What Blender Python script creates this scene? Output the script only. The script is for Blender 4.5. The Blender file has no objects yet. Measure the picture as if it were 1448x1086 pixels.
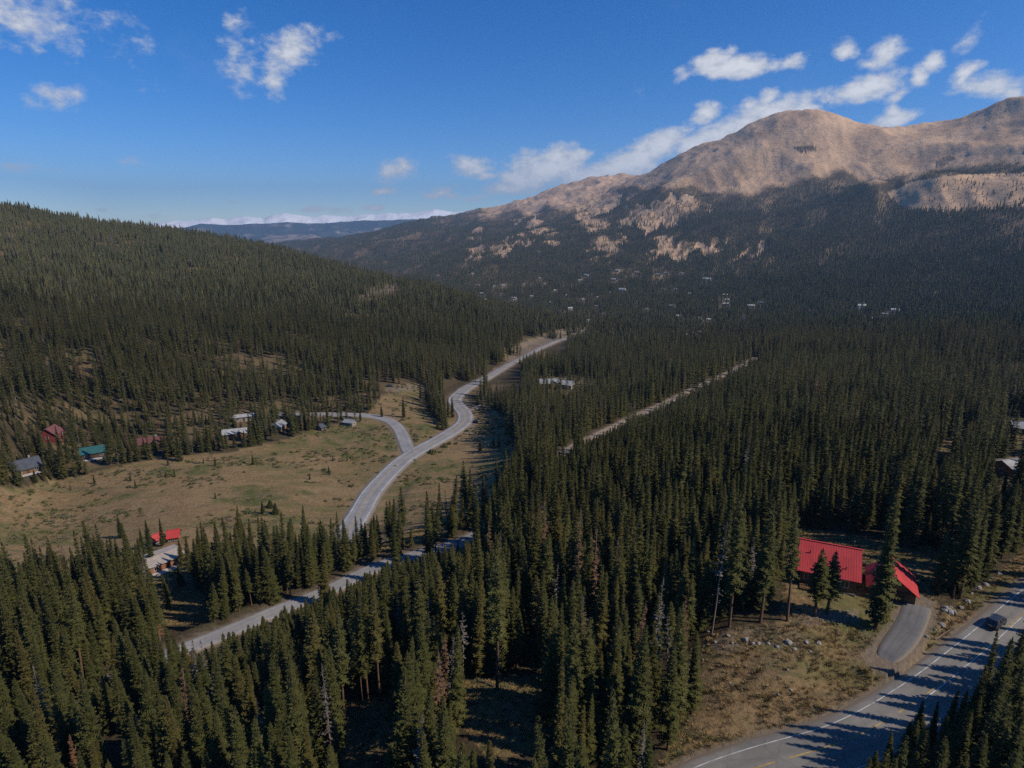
import bpy, bmesh, math, random
import numpy as np
from mathutils import Vector, Matrix, Euler
R = math.radians
rng = np.random.default_rng(7)
random.seed(7)
scene = bpy.context.scene
COL = scene.collection

# ------------------------------------------------------------------ camera model (photo is 1448 x 1086)
F, CX, CY = 870.0, 724.0, 543.0
PITCH = R(14.4)
ZC = 120.0
CP, SP = math.cos(PITCH), math.sin(PITCH)

def ray(px, py):
    u = (np.asarray(px, float) - CX) / F; v = (np.asarray(py, float) - CY) / F
    return u, CP - v * SP, -(SP + v * CP)                      # right, forward, up
def ray_ang(px, py):
    a, b, c = ray(px, py)
    return np.arctan2(a, b), np.arctan2(c, np.hypot(a, b))
def project(x, y, z):
    z = z - ZC
    d = y * CP - z * SP
    d = np.where(np.abs(d) < 1e-3, 1e-3, d)
    return CX + F * x / d, CY - F * (y * SP + z * CP) / d, d
def on_plane(px, py, z):
    a, b, c = ray(px, py); t = (z - ZC) / c
    return Vector((float(a * t), float(b * t), float(z)))

# ------------------------------------------------------------------ numpy noise
_perm = rng.random(65536)
def vnoise(x, y, seed=0):
    xi = np.floor(x).astype(np.int64); yi = np.floor(y).astype(np.int64)
    fx = x - xi; fy = y - yi
    fx = fx * fx * fx * (fx * (fx * 6 - 15) + 10); fy = fy * fy * fy * (fy * (fy * 6 - 15) + 10)
    def h(a, b): return _perm[((a * 73856093) ^ (b * 19349663) ^ (seed * 83492791)) & 65535]
    return (h(xi, yi) * (1 - fx) + h(xi + 1, yi) * fx) * (1 - fy) + (h(xi, yi + 1) * (1 - fx) + h(xi + 1, yi + 1) * fx) * fy
def fbm(x, y, octv=5, seed=0, ridged=False):
    s = 0; a = 1; t = 0
    for o in range(octv):
        n = vnoise(x * 2 ** o + 17.3 * o, y * 2 ** o - 9.1 * o, seed + o)
        if ridged: n = 1 - np.abs(2 * n - 1)
        s = s + a * n; t += a; a *= 0.5
    return s / t
def sstep(a, b, x):
    t = np.clip((x - a) / (b - a), 0, 1); return t * t * (3 - 2 * t)
def inpoly(px, py, poly):
    px = np.asarray(px); py = np.asarray(py)
    c = np.zeros(px.shape, bool); n = len(poly)
    for i in range(n):
        x0, y0 = poly[i]; x1, y1 = poly[(i + 1) % n]
        if y0 == y1: continue
        c ^= ((y0 > py) != (y1 > py)) & (px < (x1 - x0) * (py - y0) / (y1 - y0) + x0)
    return c

# ------------------------------------------------------------------ terrain heights
D_PTS = [(724,1400,73),(100,1400,84),(1300,1400,67),(-300,1200,94),(1800,1200,62),(50,1060,88),(280,1050,82),(500,1040,77),
 (700,980,74),(900,1050,73),(1000,1040,71),(1048,1067,69),(1223,1012,68),(1341,922,67.5),(1448,826,67),(1405,905,67.6),(1700,800,62),
 (1448,1080,67),(1113,878,66),(1235,885,66),(1290,850,66.4),(1265,925,67.2),(1030,890,67.5),(1050,960,69),(960,980,72),
 (1200,790,68),(1330,760,69.5),(1420,740,70),(900,850,78),(800,900,77),(600,900,83),(265,917,99),(360,877,99),(460,838,100),
 (540,798,100),(660,765,99),(720,720,98),(800,637,104),(900,588,109),(1000,540,115),(1070,505,119),(1000,700,85),(1100,640,90),
 (1200,600,93),(1300,560,98),(1425,665,86),(1440,600,92),(1700,520,85),(100,900,104),(0,850,110),(200,820,113),(228,795,112),
 (400,790,113),(500,770,115),(600,720,113),(700,690,110),(0,720,118),(200,700,119),(400,690,119),(513,718,119),(568,652,121),
 (650,680,119),(700,640,118),(642,608,123),(657,586,125),(644,561,127),(691,533,130),(746,503,137),(804,478,145),(830,467,150),
 (38,660,117),(133,640,118),(333,612,119),(393,606,119),(150,592,117),(408,588,119),(518,588,121),(560,552,118),(780,545,125),
 (700,590,122),(720,560,124),(-300,650,112)]
R_PTS = [(0,600,385),(0,500,540),(150,520,500),(150,450,690),(0,420,800),(150,380,1080),(300,450,720),(300,400,980),(450,480,620),
 (450,420,920),(560,500,570),(560,440,850),(650,480,690),(640,440,850),(740,470,830),(-300,480,600),(-300,380,1000),
 (1200,472,860),(1400,470,850),(1050,482,800),(950,502,700),(1600,470,840),
 (830,450,1250),(760,442,1400),(900,446,1300),(1000,450,1200),(1100,451,1180),(1230,447,1250),(1400,453,1150),(720,435,1650),
 (640,402,2300),(700,402,2200),(800,412,1900),(900,412,1800),(1000,417,1700),(1100,416,1650),(1230,412,1600),(1400,421,1450),
 (560,388,3400),(620,372,3300),(700,372,2900),(800,376,2600),(900,376,2400),(1000,381,2250),(1100,376,2150),(1230,371,2000),(1400,376,1800),
 (500,366,4600),(560,352,4600),(620,347,4400),(700,346,3700),(800,342,3300),(900,337,3000),(1000,337,2850),(1100,337,2700),(1230,337,2400),
 (1300,315,2500),(1400,305,2400),(1448,297,2350),(400,353,6500),(480,346,6000),(560,335,5600),(620,326,5600),(700,319,5200),(780,311,4600),
 (850,301,4200),(900,301,3800),(1000,297,3500),(1100,292,3300),(1180,288,3200),(1260,290,2900),(1340,275,2800),(1448,258,2700),
 (1230,262,3150),(1280,257,3050),(1340,248,3000),(1448,241,2900),(1600,230,2900),
 (1000,255,4000),(1100,230,4100),(1200,235,4000),(1300,228,3850),(1400,217,3700),(1280,262,3350),(1360,255,3300),(1448,250,3250),
 (900,258,5600),(930,240,5300),(960,222,5100),(1000,205,4900),(1030,194,4800),(1060,182,4700),(1100,170,4600),(1140,163,4550),(1180,167,4500),
 (1230,178,4500),(1270,183,4550),(1310,184,4500),(1335,178,4450),(1360,172,4400),(1400,158,4350),(1448,141,4300),(1600,100,4200),(1850,120,4000),
 (640,306,7400),(700,294,7500),(730,284,7500),(760,275,7500),(800,262,7400),(850,251,7300),(900,249,7200),(960,246,7200),
 (700,304,6500),(760,291,6300),(850,276,5900),(580,318,7000),
 (200,353,9000),(300,350,9000),(450,342,9000),(560,335,9000),(0,345,8000),(-300,340,8000)]
CREST = [(-300,264,1500),(-100,282,1500),(0,300,1500),(100,314,1550),(200,326,1580),(300,340,1550),(400,358,1450),(470,379,1330),(560,399,1150),(640,420,1020),(700,443,960)]
H_PTS = [(x, y + 28, r * 1.35) for x, y, r in CREST if x < 600] + [(x, y + 45, r * 1.9) for x, y, r in CREST if x < 500] + [(x, 375, 5200) for x in (-300, 0, 200, 350)]
H_PTS += [(1000,240,6200),(1140,200,5700),(1270,222,5600),(1400,200,5400),(1600,150,5300),(1140,260,7800),(1400,260,7500),(1700,240,7500),
          (700,318,9500),(800,290,9500),(900,280,9500),(1100,290,10000),(1400,290,10000),(640,328,9500)]
P = []
for x, y, D in D_PTS:
    a, b, c = ray(x, y); P.append((math.atan2(a, b), math.log(D * math.hypot(a, b) / -c), math.atan2(c, math.hypot(a, b))))
for x, y, r in R_PTS + CREST + H_PTS:
    th, al = ray_ang(x, y); P.append((float(th), math.log(r), float(al)))
for th in (-1.3, -.9, -.5, 0, .5, .9, 1.3):                    # right below the camera and off to the sides
    D = 78 - 14 * th
    P.append((th, math.log(12), -math.atan2(D, 12))); P.append((th, math.log(30), -math.atan2(D, 30)))
    P.append((th, math.log(30000), R(-1.2)))
    if abs(th) > 1:
        P.append((th, math.log(120), -math.atan2(95 - 26 * th, 120))); P.append((th, math.log(500), -math.atan2(90 - 20 * th, 500)))
        P.append((th, math.log(2500), R(3 if th > 0 else -1)))
P = np.array(P)
LS = 0.42
def _phi(d2): return d2 ** 0.75
PX, PL, PA = P[:, 0], P[:, 1] * LS, P[:, 2]
n = len(P)
A = np.zeros((n + 3, n + 3))
A[:n, :n] = _phi((PX[:, None] - PX) ** 2 + (PL[:, None] - PL) ** 2) + np.eye(n) * -2e-5
A[:n, n] = 1; A[:n, n + 1] = PX; A[:n, n + 2] = PL; A[n:, :n] = A[:n, n:].T
W = np.linalg.solve(A, np.concatenate([PA, np.zeros(3)]))
def alpha(th, lr):
    q = lr * LS; o = W[n] + W[n + 1] * th + W[n + 2] * q
    for i in range(n):
        o = o + W[i] * _phi((th - PX[i]) ** 2 + (q - PL[i]) ** 2)
    return o
NTH = 1240
TH = np.linspace(R(-72), R(72), NTH)
LR = np.concatenate([np.arange(math.log(12), math.log(1800), 0.0105), np.arange(math.log(1800), math.log(8200), 0.0062), np.arange(math.log(8200), math.log(9600), .0105), np.linspace(math.log(9700), math.log(30000), 14)])
NR = len(LR)
gth, glr = np.meshgrid(TH, LR)                                   # rows = distance
cth, clr = np.meshgrid(TH[::4], LR[::3])
ca = alpha(cth, clr)
def up2(a, xs, ys, X, Y):                                        # bilinear refine of the coarse angle table
    t = np.empty((len(ys), len(X)))
    for i in range(len(ys)): t[i] = np.interp(X, xs, a[i])
    o = np.empty((len(Y), len(X)))
    for j in range(len(X)): o[:, j] = np.interp(Y, ys, t[:, j])
    return o
ga = up2(ca, TH[::4], LR[::3], TH, LR)
gr = np.exp(glr)
GX, GY = gr * np.sin(gth), gr * np.cos(gth)
GZ = ZC + gr * np.tan(ga)
amp = np.interp(gr, [0, 60, 150, 600, 1500, 2600, 4500, 9000, 12000], [.5, .6, .8, 2.5, 7, 22, 56, 60, 60])
wav = np.interp(gr, [0, 200, 1500, 3000, 5000, 9000], [14, 22, 120, 420, 620, 900])
wsel = [(14, 0, 130), (60, 130, 900), (300, 900, 2600), (620, 2600, 1e9)]
nz = np.zeros_like(GZ)
for w, lo, hi in wsel:
    m = sstep(lo * .8, lo * 1.2 + 1, gr) * (1 - sstep(hi * .8, hi * 1.2, gr))
    k = m > 0
    f = fbm(GX[k] / w, GY[k] / w, 6 if w > 100 else 4, int(w), ridged=(w > 500)) - (.62 if w > 500 else .5)
    nz[k] += m[k] * f
GZ += nz * amp * 2.0
rk = sstep(2300, 3400, gr) > 0
fr_ = fbm(GX[rk] / 170 + .8 * fbm(GX[rk] / 400, GY[rk] / 400, 2, 6), GY[rk] / 170, 5, 612, ridged=True) - .62
GZ[rk] += sstep(2300, 3400, gr[rk]) * fr_ * np.interp(gr[rk], [2300, 3600, 4600, 7000], [12, 20, 17, 34])
# far hillsides: gullies running down the slope
gul = sstep(1700, 2500, gr)
gg = fbm(gth * 19 + glr * 3.2, glr * 4, 5, 91, ridged=True) - .6
GZ += gul * gg * np.interp(gr, [1900, 2600, 3500, 4300, 5000, 6000, 9000], [10, 28, 24, 22, 24, 45, 45])

def grid_bilin(A2, x, y):
    x = np.asarray(x, float); y = np.asarray(y, float)
    t = (np.arctan2(x, y) - TH[0]) / (TH[1] - TH[0])
    l = np.interp(np.log(np.maximum(np.hypot(x, y), 12.01)), LR, np.arange(NR))
    t = np.clip(t, 0, NTH - 1.001); l = np.clip(l, 0, NR - 1.001)
    i = t.astype(int); j = l.astype(int); fx = t - i; fy = l - j
    return (A2[j, i] * (1 - fx) + A2[j, i + 1] * fx) * (1 - fy) + (A2[j + 1, i] * (1 - fx) + A2[j + 1, i + 1] * fx) * fy
def ground(x, y): return grid_bilin(GZ, x, y)
def hit(px, py, h=0.0, rmax=9000.0):
    """where the sight line through a photo pixel meets the ground (or the ground raised by h)"""
    a, b, c = (float(q) for q in ray(px, py)); hz = math.hypot(a, b)
    rr = np.exp(np.arange(math.log(14), math.log(rmax), 0.004))
    zz = ZC + rr * c / hz
    d = zz - (ground(rr * a / hz, rr * b / hz) + h)
    k = np.argmax(d <= 0)
    if d[k] > 0: k = len(rr) - 1
    r0, r1 = rr[max(k - 1, 0)], rr[k]; d0, d1 = d[max(k - 1, 0)], d[k]
    r = r0 + (r1 - r0) * (d0 / (d0 - d1) if d0 != d1 else 0)
    x, y = r * a / hz, r * b / hz
    return Vector((x, y, float(ground(x, y))))

# ------------------------------------------------------------------ roads (centre lines in photo pixels -> ground)
def polyline(pts, step=2.0, smooth=6, again=0, prev=None):
    w = [hit(*p) for p in pts]
    if prev is not None:                                          # keep the graded road, not the bumpy ground, on the sight lines
        w = [on_plane(p[0], p[1], float(prev[np.argmin(np.hypot(prev[:, 0] - q.x, prev[:, 1] - q.y)), 2])) for p, q in zip(pts, w)]
    # Catmull-Rom through the ground points, then an even resample
    q = [w[0] * 2 - w[1]] + w + [w[-1] * 2 - w[-2]]
    out = []
    for i in range(1, len(q) - 2):
        L = max(2, int((q[i + 1] - q[i]).length / step))
        for k in range(L):
            t = k / L
            out.append(0.5 * ((2 * q[i]) + (q[i + 1] - q[i - 1]) * t + (2 * q[i - 1] - 5 * q[i] + 4 * q[i + 1] - q[i + 2]) * t * t + (3 * q[i] - q[i - 1] - 3 * q[i + 1] + q[i + 2]) * t ** 3))
    out.append(w[-1])
    a = np.array([[p.x, p.y] for p in out])
    s = np.concatenate([[0], np.cumsum(np.hypot(*np.diff(a, axis=0).T))])
    S = np.arange(0, s[-1], step)
    a = np.stack([np.interp(S, s, a[:, 0]), np.interp(S, s, a[:, 1])], 1)
    def sm(v, k):
        if k < 2 or len(v) < 2 * k + 3: return v
        pad = np.concatenate([2 * v[0] - v[k:0:-1], v, 2 * v[-1] - v[-2:-k - 2:-1]])
        return np.convolve(pad, np.ones(2 * k + 1) / (2 * k + 1), 'valid')
    x, y = sm(a[:, 0], smooth), sm(a[:, 1], smooth)
    kz = min(12, len(x) // 5); z = sm(sm(ground(x, y), kz), kz)
    Q = np.stack([x, y, z], 1)
    return polyline(pts, step, smooth, again - 1, Q) if again else Q
ROAD_PX = {
 'near': [(930,1150),(985,1118),(1035,1098),(1085,1082),(1128,1069),(1179,1056),(1212,1042),(1245,1024),(1284,1000),(1324,972),(1361,942),(1405,905),(1448,866),(1500,822),(1570,765)],
 'mid': [(150,970),(205,943),(265,917),(310,899),(360,877),(420,853),(460,838),(500,817),(540,799),(600,781),(660,765),(700,738)],
 'upper': [(778,655),(800,637),(850,611),(900,588),(950,565),(1000,540),(1070,505)],
 'highway': [(470,800),(492,757),(513,718),(524,699),(543,677),(568,652),(595.5,635),(620,621.5),(642,608),(656,597),(657.6,586),(650.7,577),(643,568),(644.5,561),(653.5,554),(664,546),(687,535),(710.5,521),(746,502),(771,489),(804,478),(829,470)],
 'side': [(583,643),(577,637),(570.6,620),(562,604),(546,592),(518,588),(485,586),(443.5,586),(408,587),(378,588)],
 'drive': [(1299,850),(1296,862),(1289,880),(1280,897),(1268,912),(1257,925),(1249,936)],
 'spur': [(659,581),(668,578),(686,571)],
}
HALF = {'near': 4.4, 'mid': 2.7, 'upper': 2.3, 'highway': 5.2, 'side': 3.6, 'drive': 1.95, 'spur': 1.7}
ROADS = {k: polyline(v, 2.0, {'near': 2, 'drive': 2, 'spur': 2}.get(k, 3), 2 if k in ('near', 'mid', 'drive') else 0) for k, v in ROAD_PX.items()}
_q = ROADS['near']; _d = np.gradient(_q[:, :2], axis=0); _d /= np.linalg.norm(_d, axis=1)[:, None]; _q[:, 0] += .45 * _d[:, 1]; _q[:, 1] -= .45 * _d[:, 0]
def dist_roads(x, y, names=None):
    """distance to the nearest road edge and that road's height"""
    best = np.full(x.shape, 1e9); bz = np.zeros(x.shape)
    for k in names or ROADS:
        Q = ROADS[k]; step = 2 if len(Q) > 60 else 1
        for i in range(0, len(Q) - 1, step):
            p, q = Q[i], Q[min(i + step, len(Q) - 1)]
            m = np.nonzero((np.abs(x - p[0]) < 45) & (np.abs(y - p[1]) < 45))[0] if x.ndim == 1 else None
            if m is None or len(m) == 0: continue
            dx, dy = q[0] - p[0], q[1] - p[1]; L2 = dx * dx + dy * dy + 1e-9
            t = np.clip(((x[m] - p[0]) * dx + (y[m] - p[1]) * dy) / L2, 0, 1)
            d = np.hypot(x[m] - p[0] - t * dx, y[m] - p[1] - t * dy) - HALF[k]
            u = d < best[m]
            mm = m[u]; best[mm] = d[u]; bz[mm] = p[2] + t[u] * (q[2] - p[2])
    return best, bz
sel = (gr < 1400)
fx, fy, fz = GX[sel], GY[sel], GZ[sel]
rd, rz = dist_roads(fx, fy)
cell = .012 * np.hypot(fx, fy)
w = 1 - sstep(.6 + cell, 7 + 2 * cell, rd)
def carve(): GZ[sel] = GZ[sel] * (1 - w) + (rz - .1 - .06 * cell) * w
carve()
RDIST = np.full(GZ.shape, 1e3); RDIST[sel] = rd

# level building pads: (x, y, radius)
PADS = []
def pad(p, rad):
    d = np.hypot(GX - p.x, GY - p.y)
    w = 1 - sstep(rad, rad * 1.8, d)
    GZ[:] = GZ * (1 - w) + (p.z) * w
    PADS.append((p.x, p.y, rad))

# ------------------------------------------------------------------ where the forest grows
MEADOW = [(-400,715),(-80,700),(40,688),(120,672),(180,655),(260,645),(330,638),(410,620),(450,604),(515,592),(540,560),(550,556),(600,574),(632,612),
          (630,578),(641,560),(648,566),(658,575),(676,580),(692,576),(715,590),(718,612),(735,640),(733,690),(700,722),(655,742),(600,768),(545,780),(500,795),(420,795),(330,800),
          (285,815),(180,835),(60,850),(-80,858),(-400,880)]
BANK = [(985,905),(1062,886),(1105,880),(1108,800),(1135,748),(1215,758),(1262,775),(1318,772),(1338,800),(1325,856),(1345,858),(1390,832),(1448,778),(1600,690),
        (1900,560),(1900,640),(1448,912),(1375,975),(1290,1045),(1235,1095),(1150,1200),(900,1200),(925,1100),(952,1050),(985,1000),(962,945)]
CLEARS = [[(650,965),(760,955),(775,1000),(770,1060),(690,1075),(650,1020)], [(488,1000),(545,985),(560,1030),(520,1085),(485,1085)],
          [(205,835),(262,825),(300,850),(290,880),(235,885)], [(560,556),(545,546),(590,540),(600,552),(590,565)],
          [(1395,650),(1500,640),(1500,700),(1395,690)], [(1415,590),(1500,590),(1500,640),(1415,632)], [(1330,622),(1375,618),(1375,640),(1330,640)]]
SCATTER = [(-400,690),(-80,690),(40,680),(120,668),(180,652),(260,640),(330,632),(410,615),(450,600),(520,582),(560,548),(520,556),(430,566),(330,572),(150,570),(-80,572),(-400,570)]
TREELINE = [(-500,200),(560,285),(610,303),(640,310),(700,312),(760,308),(800,305),(850,287),(880,272),(905,272),(960,276),(1000,279),(1060,284),(1108,275),(1130,260),(1180,256),(1230,264),(1252,272),(1290,254),(1340,245),(1448,240),(2200,240)]
SHOULDER = [(1255,272),(1290,257),(1340,248),(1448,244),(1900,240),(1900,285),(1448,291),(1390,297),(1325,299),(1275,294)]
KNOLLS = [[(808,282),(850,272),(878,270),(884,290),(858,303),(822,301)], [(892,302),(930,286),(966,280),(962,312),(918,332),(892,326)],
          [(905,357),(960,342),(1015,341),(1022,356),(960,366)], [(735,320),(766,304),(772,316),(742,330)], [(690,352),(752,332),(760,340),(700,366)],
          [(830,352),(880,333),(886,340),(838,356)], [(1040,362),(1085,344),(1088,350),(1045,368)]]
_tx = np.array([p[0] for p in TREELINE], float); _ty = np.array([p[1] for p in TREELINE], float)
def open_mask(px, py, r):
    m = inpoly(px, py, MEADOW) & (r < 800)
    m |= inpoly(px, py, BANK) & (r < 400)
    for c in CLEARS: m |= inpoly(px, py, c)
    return m
def density(x, y, z):
    """share of the natural tree spacing that is filled at a ground point"""
    px, py, d = project(x, y, z); r = np.hypot(x, y)
    n1 = fbm(x / 38, y / 38, 3, 5); n2 = fbm(x / 260, y / 260, 4, 23)
    den = np.where(r < 420, .74, .56) + .55 * sstep(.28, .50, n1)
    left = (px < 760) & (r > 380) & (r < 1700)
    den = np.where(left, den * (.78 + .5 * sstep(.32, .55, fbm(x / 22, y / 60, 3, 61))), den)
    den = np.where(left & (px < 300), den * (.72 + .45 * sstep(.35, .55, n1)), den)
    den = np.where((r > 380) & (r < 1900), den * (.12 + .88 * sstep(.24, .38, fbm(x / 95, y / 95, 4, 711))), den)
    s = inpoly(px, py, SCATTER) & (r < 800); den = np.where(s, .30 + .45 * sstep(.42, .62, fbm(x / 14, y / 14, 2, 77)), den)
    far = r > 1900
    above = np.interp(px, _tx, _ty) - py
    gl = fbm(np.arctan2(x, y) * 34, np.log(r) * 7, 4, 131)
    den = np.where(far, .58 + .42 * sstep(.33, .50, gl), den)
    streak = far & (px > 620) & (px < 1030) & (py < 368)
    den = np.where(streak, .10 + .90 * sstep(.33, .47, .5 * gl + .5 *  fbm(np.arctan2(x, y) * 26 + np.log(r) * 3, np.log(r) * 11, 4, 37)), den)
    den = np.where(far & (above > 0), .9 * sstep(16, 2, above + 26 * (gl - .5)), den)
    den = np.where(far & (above > 26), 0, den)
    den = np.where(inpoly(px, py, SHOULDER) & far, .05 + .45 * sstep(283, 298, py) * sstep(.45, .6, n2), den)
    jx = px + 36 * (fbm(np.arctan2(x, y) * 70, np.log(r) * 16, 4, 301) - .5); jy = py + 30 * (fbm(np.arctan2(x, y) * 90 + 7, np.log(r) * 18, 4, 302) - .5)
    for k in KNOLLS: den = np.where(inpoly(jx, jy, k) & far, .02 + .3 * (fbm(np.arctan2(x, y) * 150, np.log(r) * 40, 2, 303) > .58), den)
    den = np.where(inpoly(px, py, [(1124,209),(1134,205),(1148,205),(1158,209),(1150,215),(1132,215)]) & far, .9, den)  # dwarf trees added on the bare peak, standing in for a small cloud's shadow
    den = np.where(inpoly(px, py, [(1326,226),(1345,219),(1352,224),(1332,238),(1324,240)]) & far, .45, den)
    den = np.where(inpoly(px, py, [(750,545),(745,533),(835,530),(850,556),(800,566)]) & (r < 900), .22, den)
    for k in ([(500,426),(528,404),(566,399),(566,424),(520,436)], [(-20,478),(8,482),(18,542),(-20,548)], [(20,450),(36,452),(40,480),(22,482)], [(625,432),(645,430),(648,450),(630,450)]): den = np.where(inpoly(px + 26 * (fbm(x / 14, y / 14, 3, 88) - .5), py + 22 * (fbm(x / 16, y / 16, 3, 89) - .5), k) & (r < 1900), .10, den)
    bank_ = inpoly(px, py, [(690,530),(735,480),(790,466),(835,458),(832,468),(804,477),(771,488),(746,501),(710,520),(692,533)]) & (r < 1100); den = np.where(bank_, .55 * (fbm(x / 14, y / 14, 3, 97) > .46), den)
    den = np.where(open_mask(px, py, r), 0, den)
    return np.clip(den, 0, 1)

# ------------------------------------------------------------------ helpers for objects
def tag(o, label=None, cat=None, group=None, kind=None):
    if label: o['label'] = label
    if cat: o['category'] = cat
    if group: o['group'] = group
    if kind: o['kind'] = kind
    return o
def link(name, me, mats, parent=None):
    o = bpy.data.objects.new(name, me); COL.objects.link(o)
    for m in (mats if isinstance(mats, (list, tuple)) else [mats]): me.materials.append(m)
    if parent: o.parent = parent
    return o
def empty(name, loc, rz=0.0):
    o = bpy.data.objects.new(name, None); COL.objects.link(o); o.empty_display_size = .5
    o.location = loc; o.rotation_euler = (0, 0, rz); return o
def np_mesh(name, V, Fa, smooth=False, mi=None):
    """V (n,3); Fa (m,k) faces of equal size, or a list of such arrays"""
    Fl = Fa if isinstance(Fa, list) else [Fa]
    Fl = [np.asarray(f, np.int32) for f in Fl if len(f)]
    me = bpy.data.meshes.new(name)
    me.vertices.add(len(V)); me.vertices.foreach_set('co', np.asarray(V, np.float32).ravel())
    idx = np.concatenate([f.ravel() for f in Fl]); tot = np.concatenate([np.full(len(f), f.shape[1], np.int32) for f in Fl])
    st = np.concatenate([[0], np.cumsum(tot)[:-1]]).astype(np.int32)
    me.loops.add(len(idx)); me.loops.foreach_set('vertex_index', idx)
    me.polygons.add(len(tot)); me.polygons.foreach_set('loop_start', st); me.polygons.foreach_set('loop_total', tot)
    if mi is not None: me.polygons.foreach_set('material_index', np.asarray(mi, np.int32))
    me.polygons.foreach_set('use_smooth', np.full(len(tot), smooth))
    me.update(calc_edges=True); me.validate()
    return me
class MB:
    """collects simple solids into one mesh"""
    def __init__(s): s.v = []; s.f = []; s.m = []
    def add(s, verts, faces, m=0, M=None):
        o = len(s.v); s.v += [tuple(M @ Vector(p)) if M else tuple(p) for p in verts]
        s.f += [tuple(o + i for i in q) for q in faces]; s.m += [m] * len(faces); return s
    def box(s, c, d, m=0, rz=0.0, M=None):
        x, y, z = d[0] / 2, d[1] / 2, d[2] / 2
        T = Matrix.Translation(c) @ Matrix.Rotation(rz, 4, 'Z')
        if M: T = M @ T
        v = [(sx * x, sy * y, sz * z) for sz in (-1, 1) for sx, sy in ((-1, -1), (1, -1), (1, 1), (-1, 1))]
        return s.add(v, [(3, 2, 1, 0), (4, 5, 6, 7), (0, 1, 5, 4), (1, 2, 6, 5), (2, 3, 7, 6), (3, 0, 4, 7)], m, T)
    def tube(s, a, b, r0, r1=None, n=8, m=0):
        r1 = r0 if r1 is None else r1
        a, b = Vector(a), Vector(b); d = (b - a).normalized(); u = d.orthogonal().normalized(); w = d.cross(u)
        v = [a + (u * math.cos(t) + w * math.sin(t)) * r0 for t in np.linspace(0, 2 * math.pi, n, endpoint=False)]
        v += [b + (u * math.cos(t) + w * math.sin(t)) * r1 for t in np.linspace(0, 2 * math.pi, n, endpoint=False)]
        f = [(i, (i + 1) % n, n + (i + 1) % n, n + i) for i in range(n)] + [tuple(range(n - 1, -1, -1)), tuple(range(n, 2 * n))]
        return s.add(v, f, m)
    def prism(s, poly, y0, y1, m=0, M=None):
        """polygon in x,z pushed along y"""
        k = len(poly); v = [(x, y0, z) for x, z in poly] + [(x, y1, z) for x, z in poly]
        f = [tuple(range(k)), tuple(range(2 * k - 1, k - 1, -1))] + [(i, i + k, (i + 1) % k + k, (i + 1) % k) for i in range(k)]
        return s.add(v, f, m, M)
    def mesh(s, name, smooth=False):
        me = bpy.data.meshes.new(name); me.from_pydata(s.v, [], s.f); me.update()
        me.polygons.foreach_set('material_index', s.m); me.polygons.foreach_set('use_smooth', [smooth] * len(s.f))
        bm = bmesh.new(); bm.from_mesh(me); bmesh.ops.recalc_face_normals(bm, faces=bm.faces); bm.to_mesh(me); bm.free()
        return me
    def build(s, name, mats, parent=None, smooth=False): return link(name, s.mesh(name, smooth), mats, parent)

# ------------------------------------------------------------------ materials
class NT:
    def __init__(s, tree): s.t = tree; s.n = tree.nodes; s.l = tree.links
    def new(s, typ, **kw):
        n = s.n.new(typ)
        for k, v in kw.items(): setattr(n, k, v)
        return n
    def put(s, sock, v):
        if v is None: return
        if hasattr(v, 'is_output'): s.l.new(v, sock)
        else:
            try: sock.default_value = v
            except Exception: sock.default_value = tuple(v) + (1,)
    def math(s, op, a, b=None, c=None, clamp=False):
        n = s.new('ShaderNodeMath', operation=op, use_clamp=clamp)
        for i, v in enumerate((a, b, c)): s.put(n.inputs[i], v)
        return n.outputs[0]
    def mix(s, f, a, b):
        n = s.new('ShaderNodeMix', data_type='RGBA'); s.put(n.inputs[0], f); s.put(n.inputs[6], a); s.put(n.inputs[7], b); return n.outputs[2]
    def noise(s, vec, scale, detail=4, rough=.55, lac=2.0):
        n = s.new('ShaderNodeTexNoise'); s.put(n.inputs['Vector'], vec); n.inputs['Scale'].default_value = scale
        n.inputs['Detail'].default_value = detail; n.inputs['Roughness'].default_value = rough; n.inputs['Lacunarity'].default_value = lac; return n.outputs[0]
    def ramp(s, v, a, b):
        n = s.new('ShaderNodeMapRange', interpolation_type='SMOOTHSTEP'); s.put(n.inputs[0], v); n.inputs[1].default_value = a; n.inputs[2].default_value = b; return n.outputs[0]
def material(name):
    m = bpy.data.materials.new(name); m.use_nodes = True; t = NT(m.node_tree); b = t.n['Principled BSDF']; b.inputs['Specular IOR Level'].default_value = .3
    return m, t, b
def plain(name, col, rough=.7, var=.18, scale=1.5, metal=0.0, spec=.3, obj=False):
    """one colour broken up by weathering noise"""
    m, t, b = material(name); tc = t.new('ShaderNodeTexCoord').outputs['Object']
    nz = t.noise(tc, scale, 6, .65)
    c = t.mix(t.ramp(nz, .3, .7), [q * (1 - var) for q in col], [min(1, q * (1 + var)) for q in col])
    t.put(b.inputs['Base Color'], c); b.inputs['Roughness'].default_value = rough; b.inputs['Metallic'].default_value = metal; b.inputs['Specular IOR Level'].default_value = spec
    return m
def glass(name):
    m, t, b = material(name); b.inputs['Base Color'].default_value = (.02, .025, .03, 1); b.inputs['Roughness'].default_value = .08; b.inputs['Specular IOR Level'].default_value = .6
    return m

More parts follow.
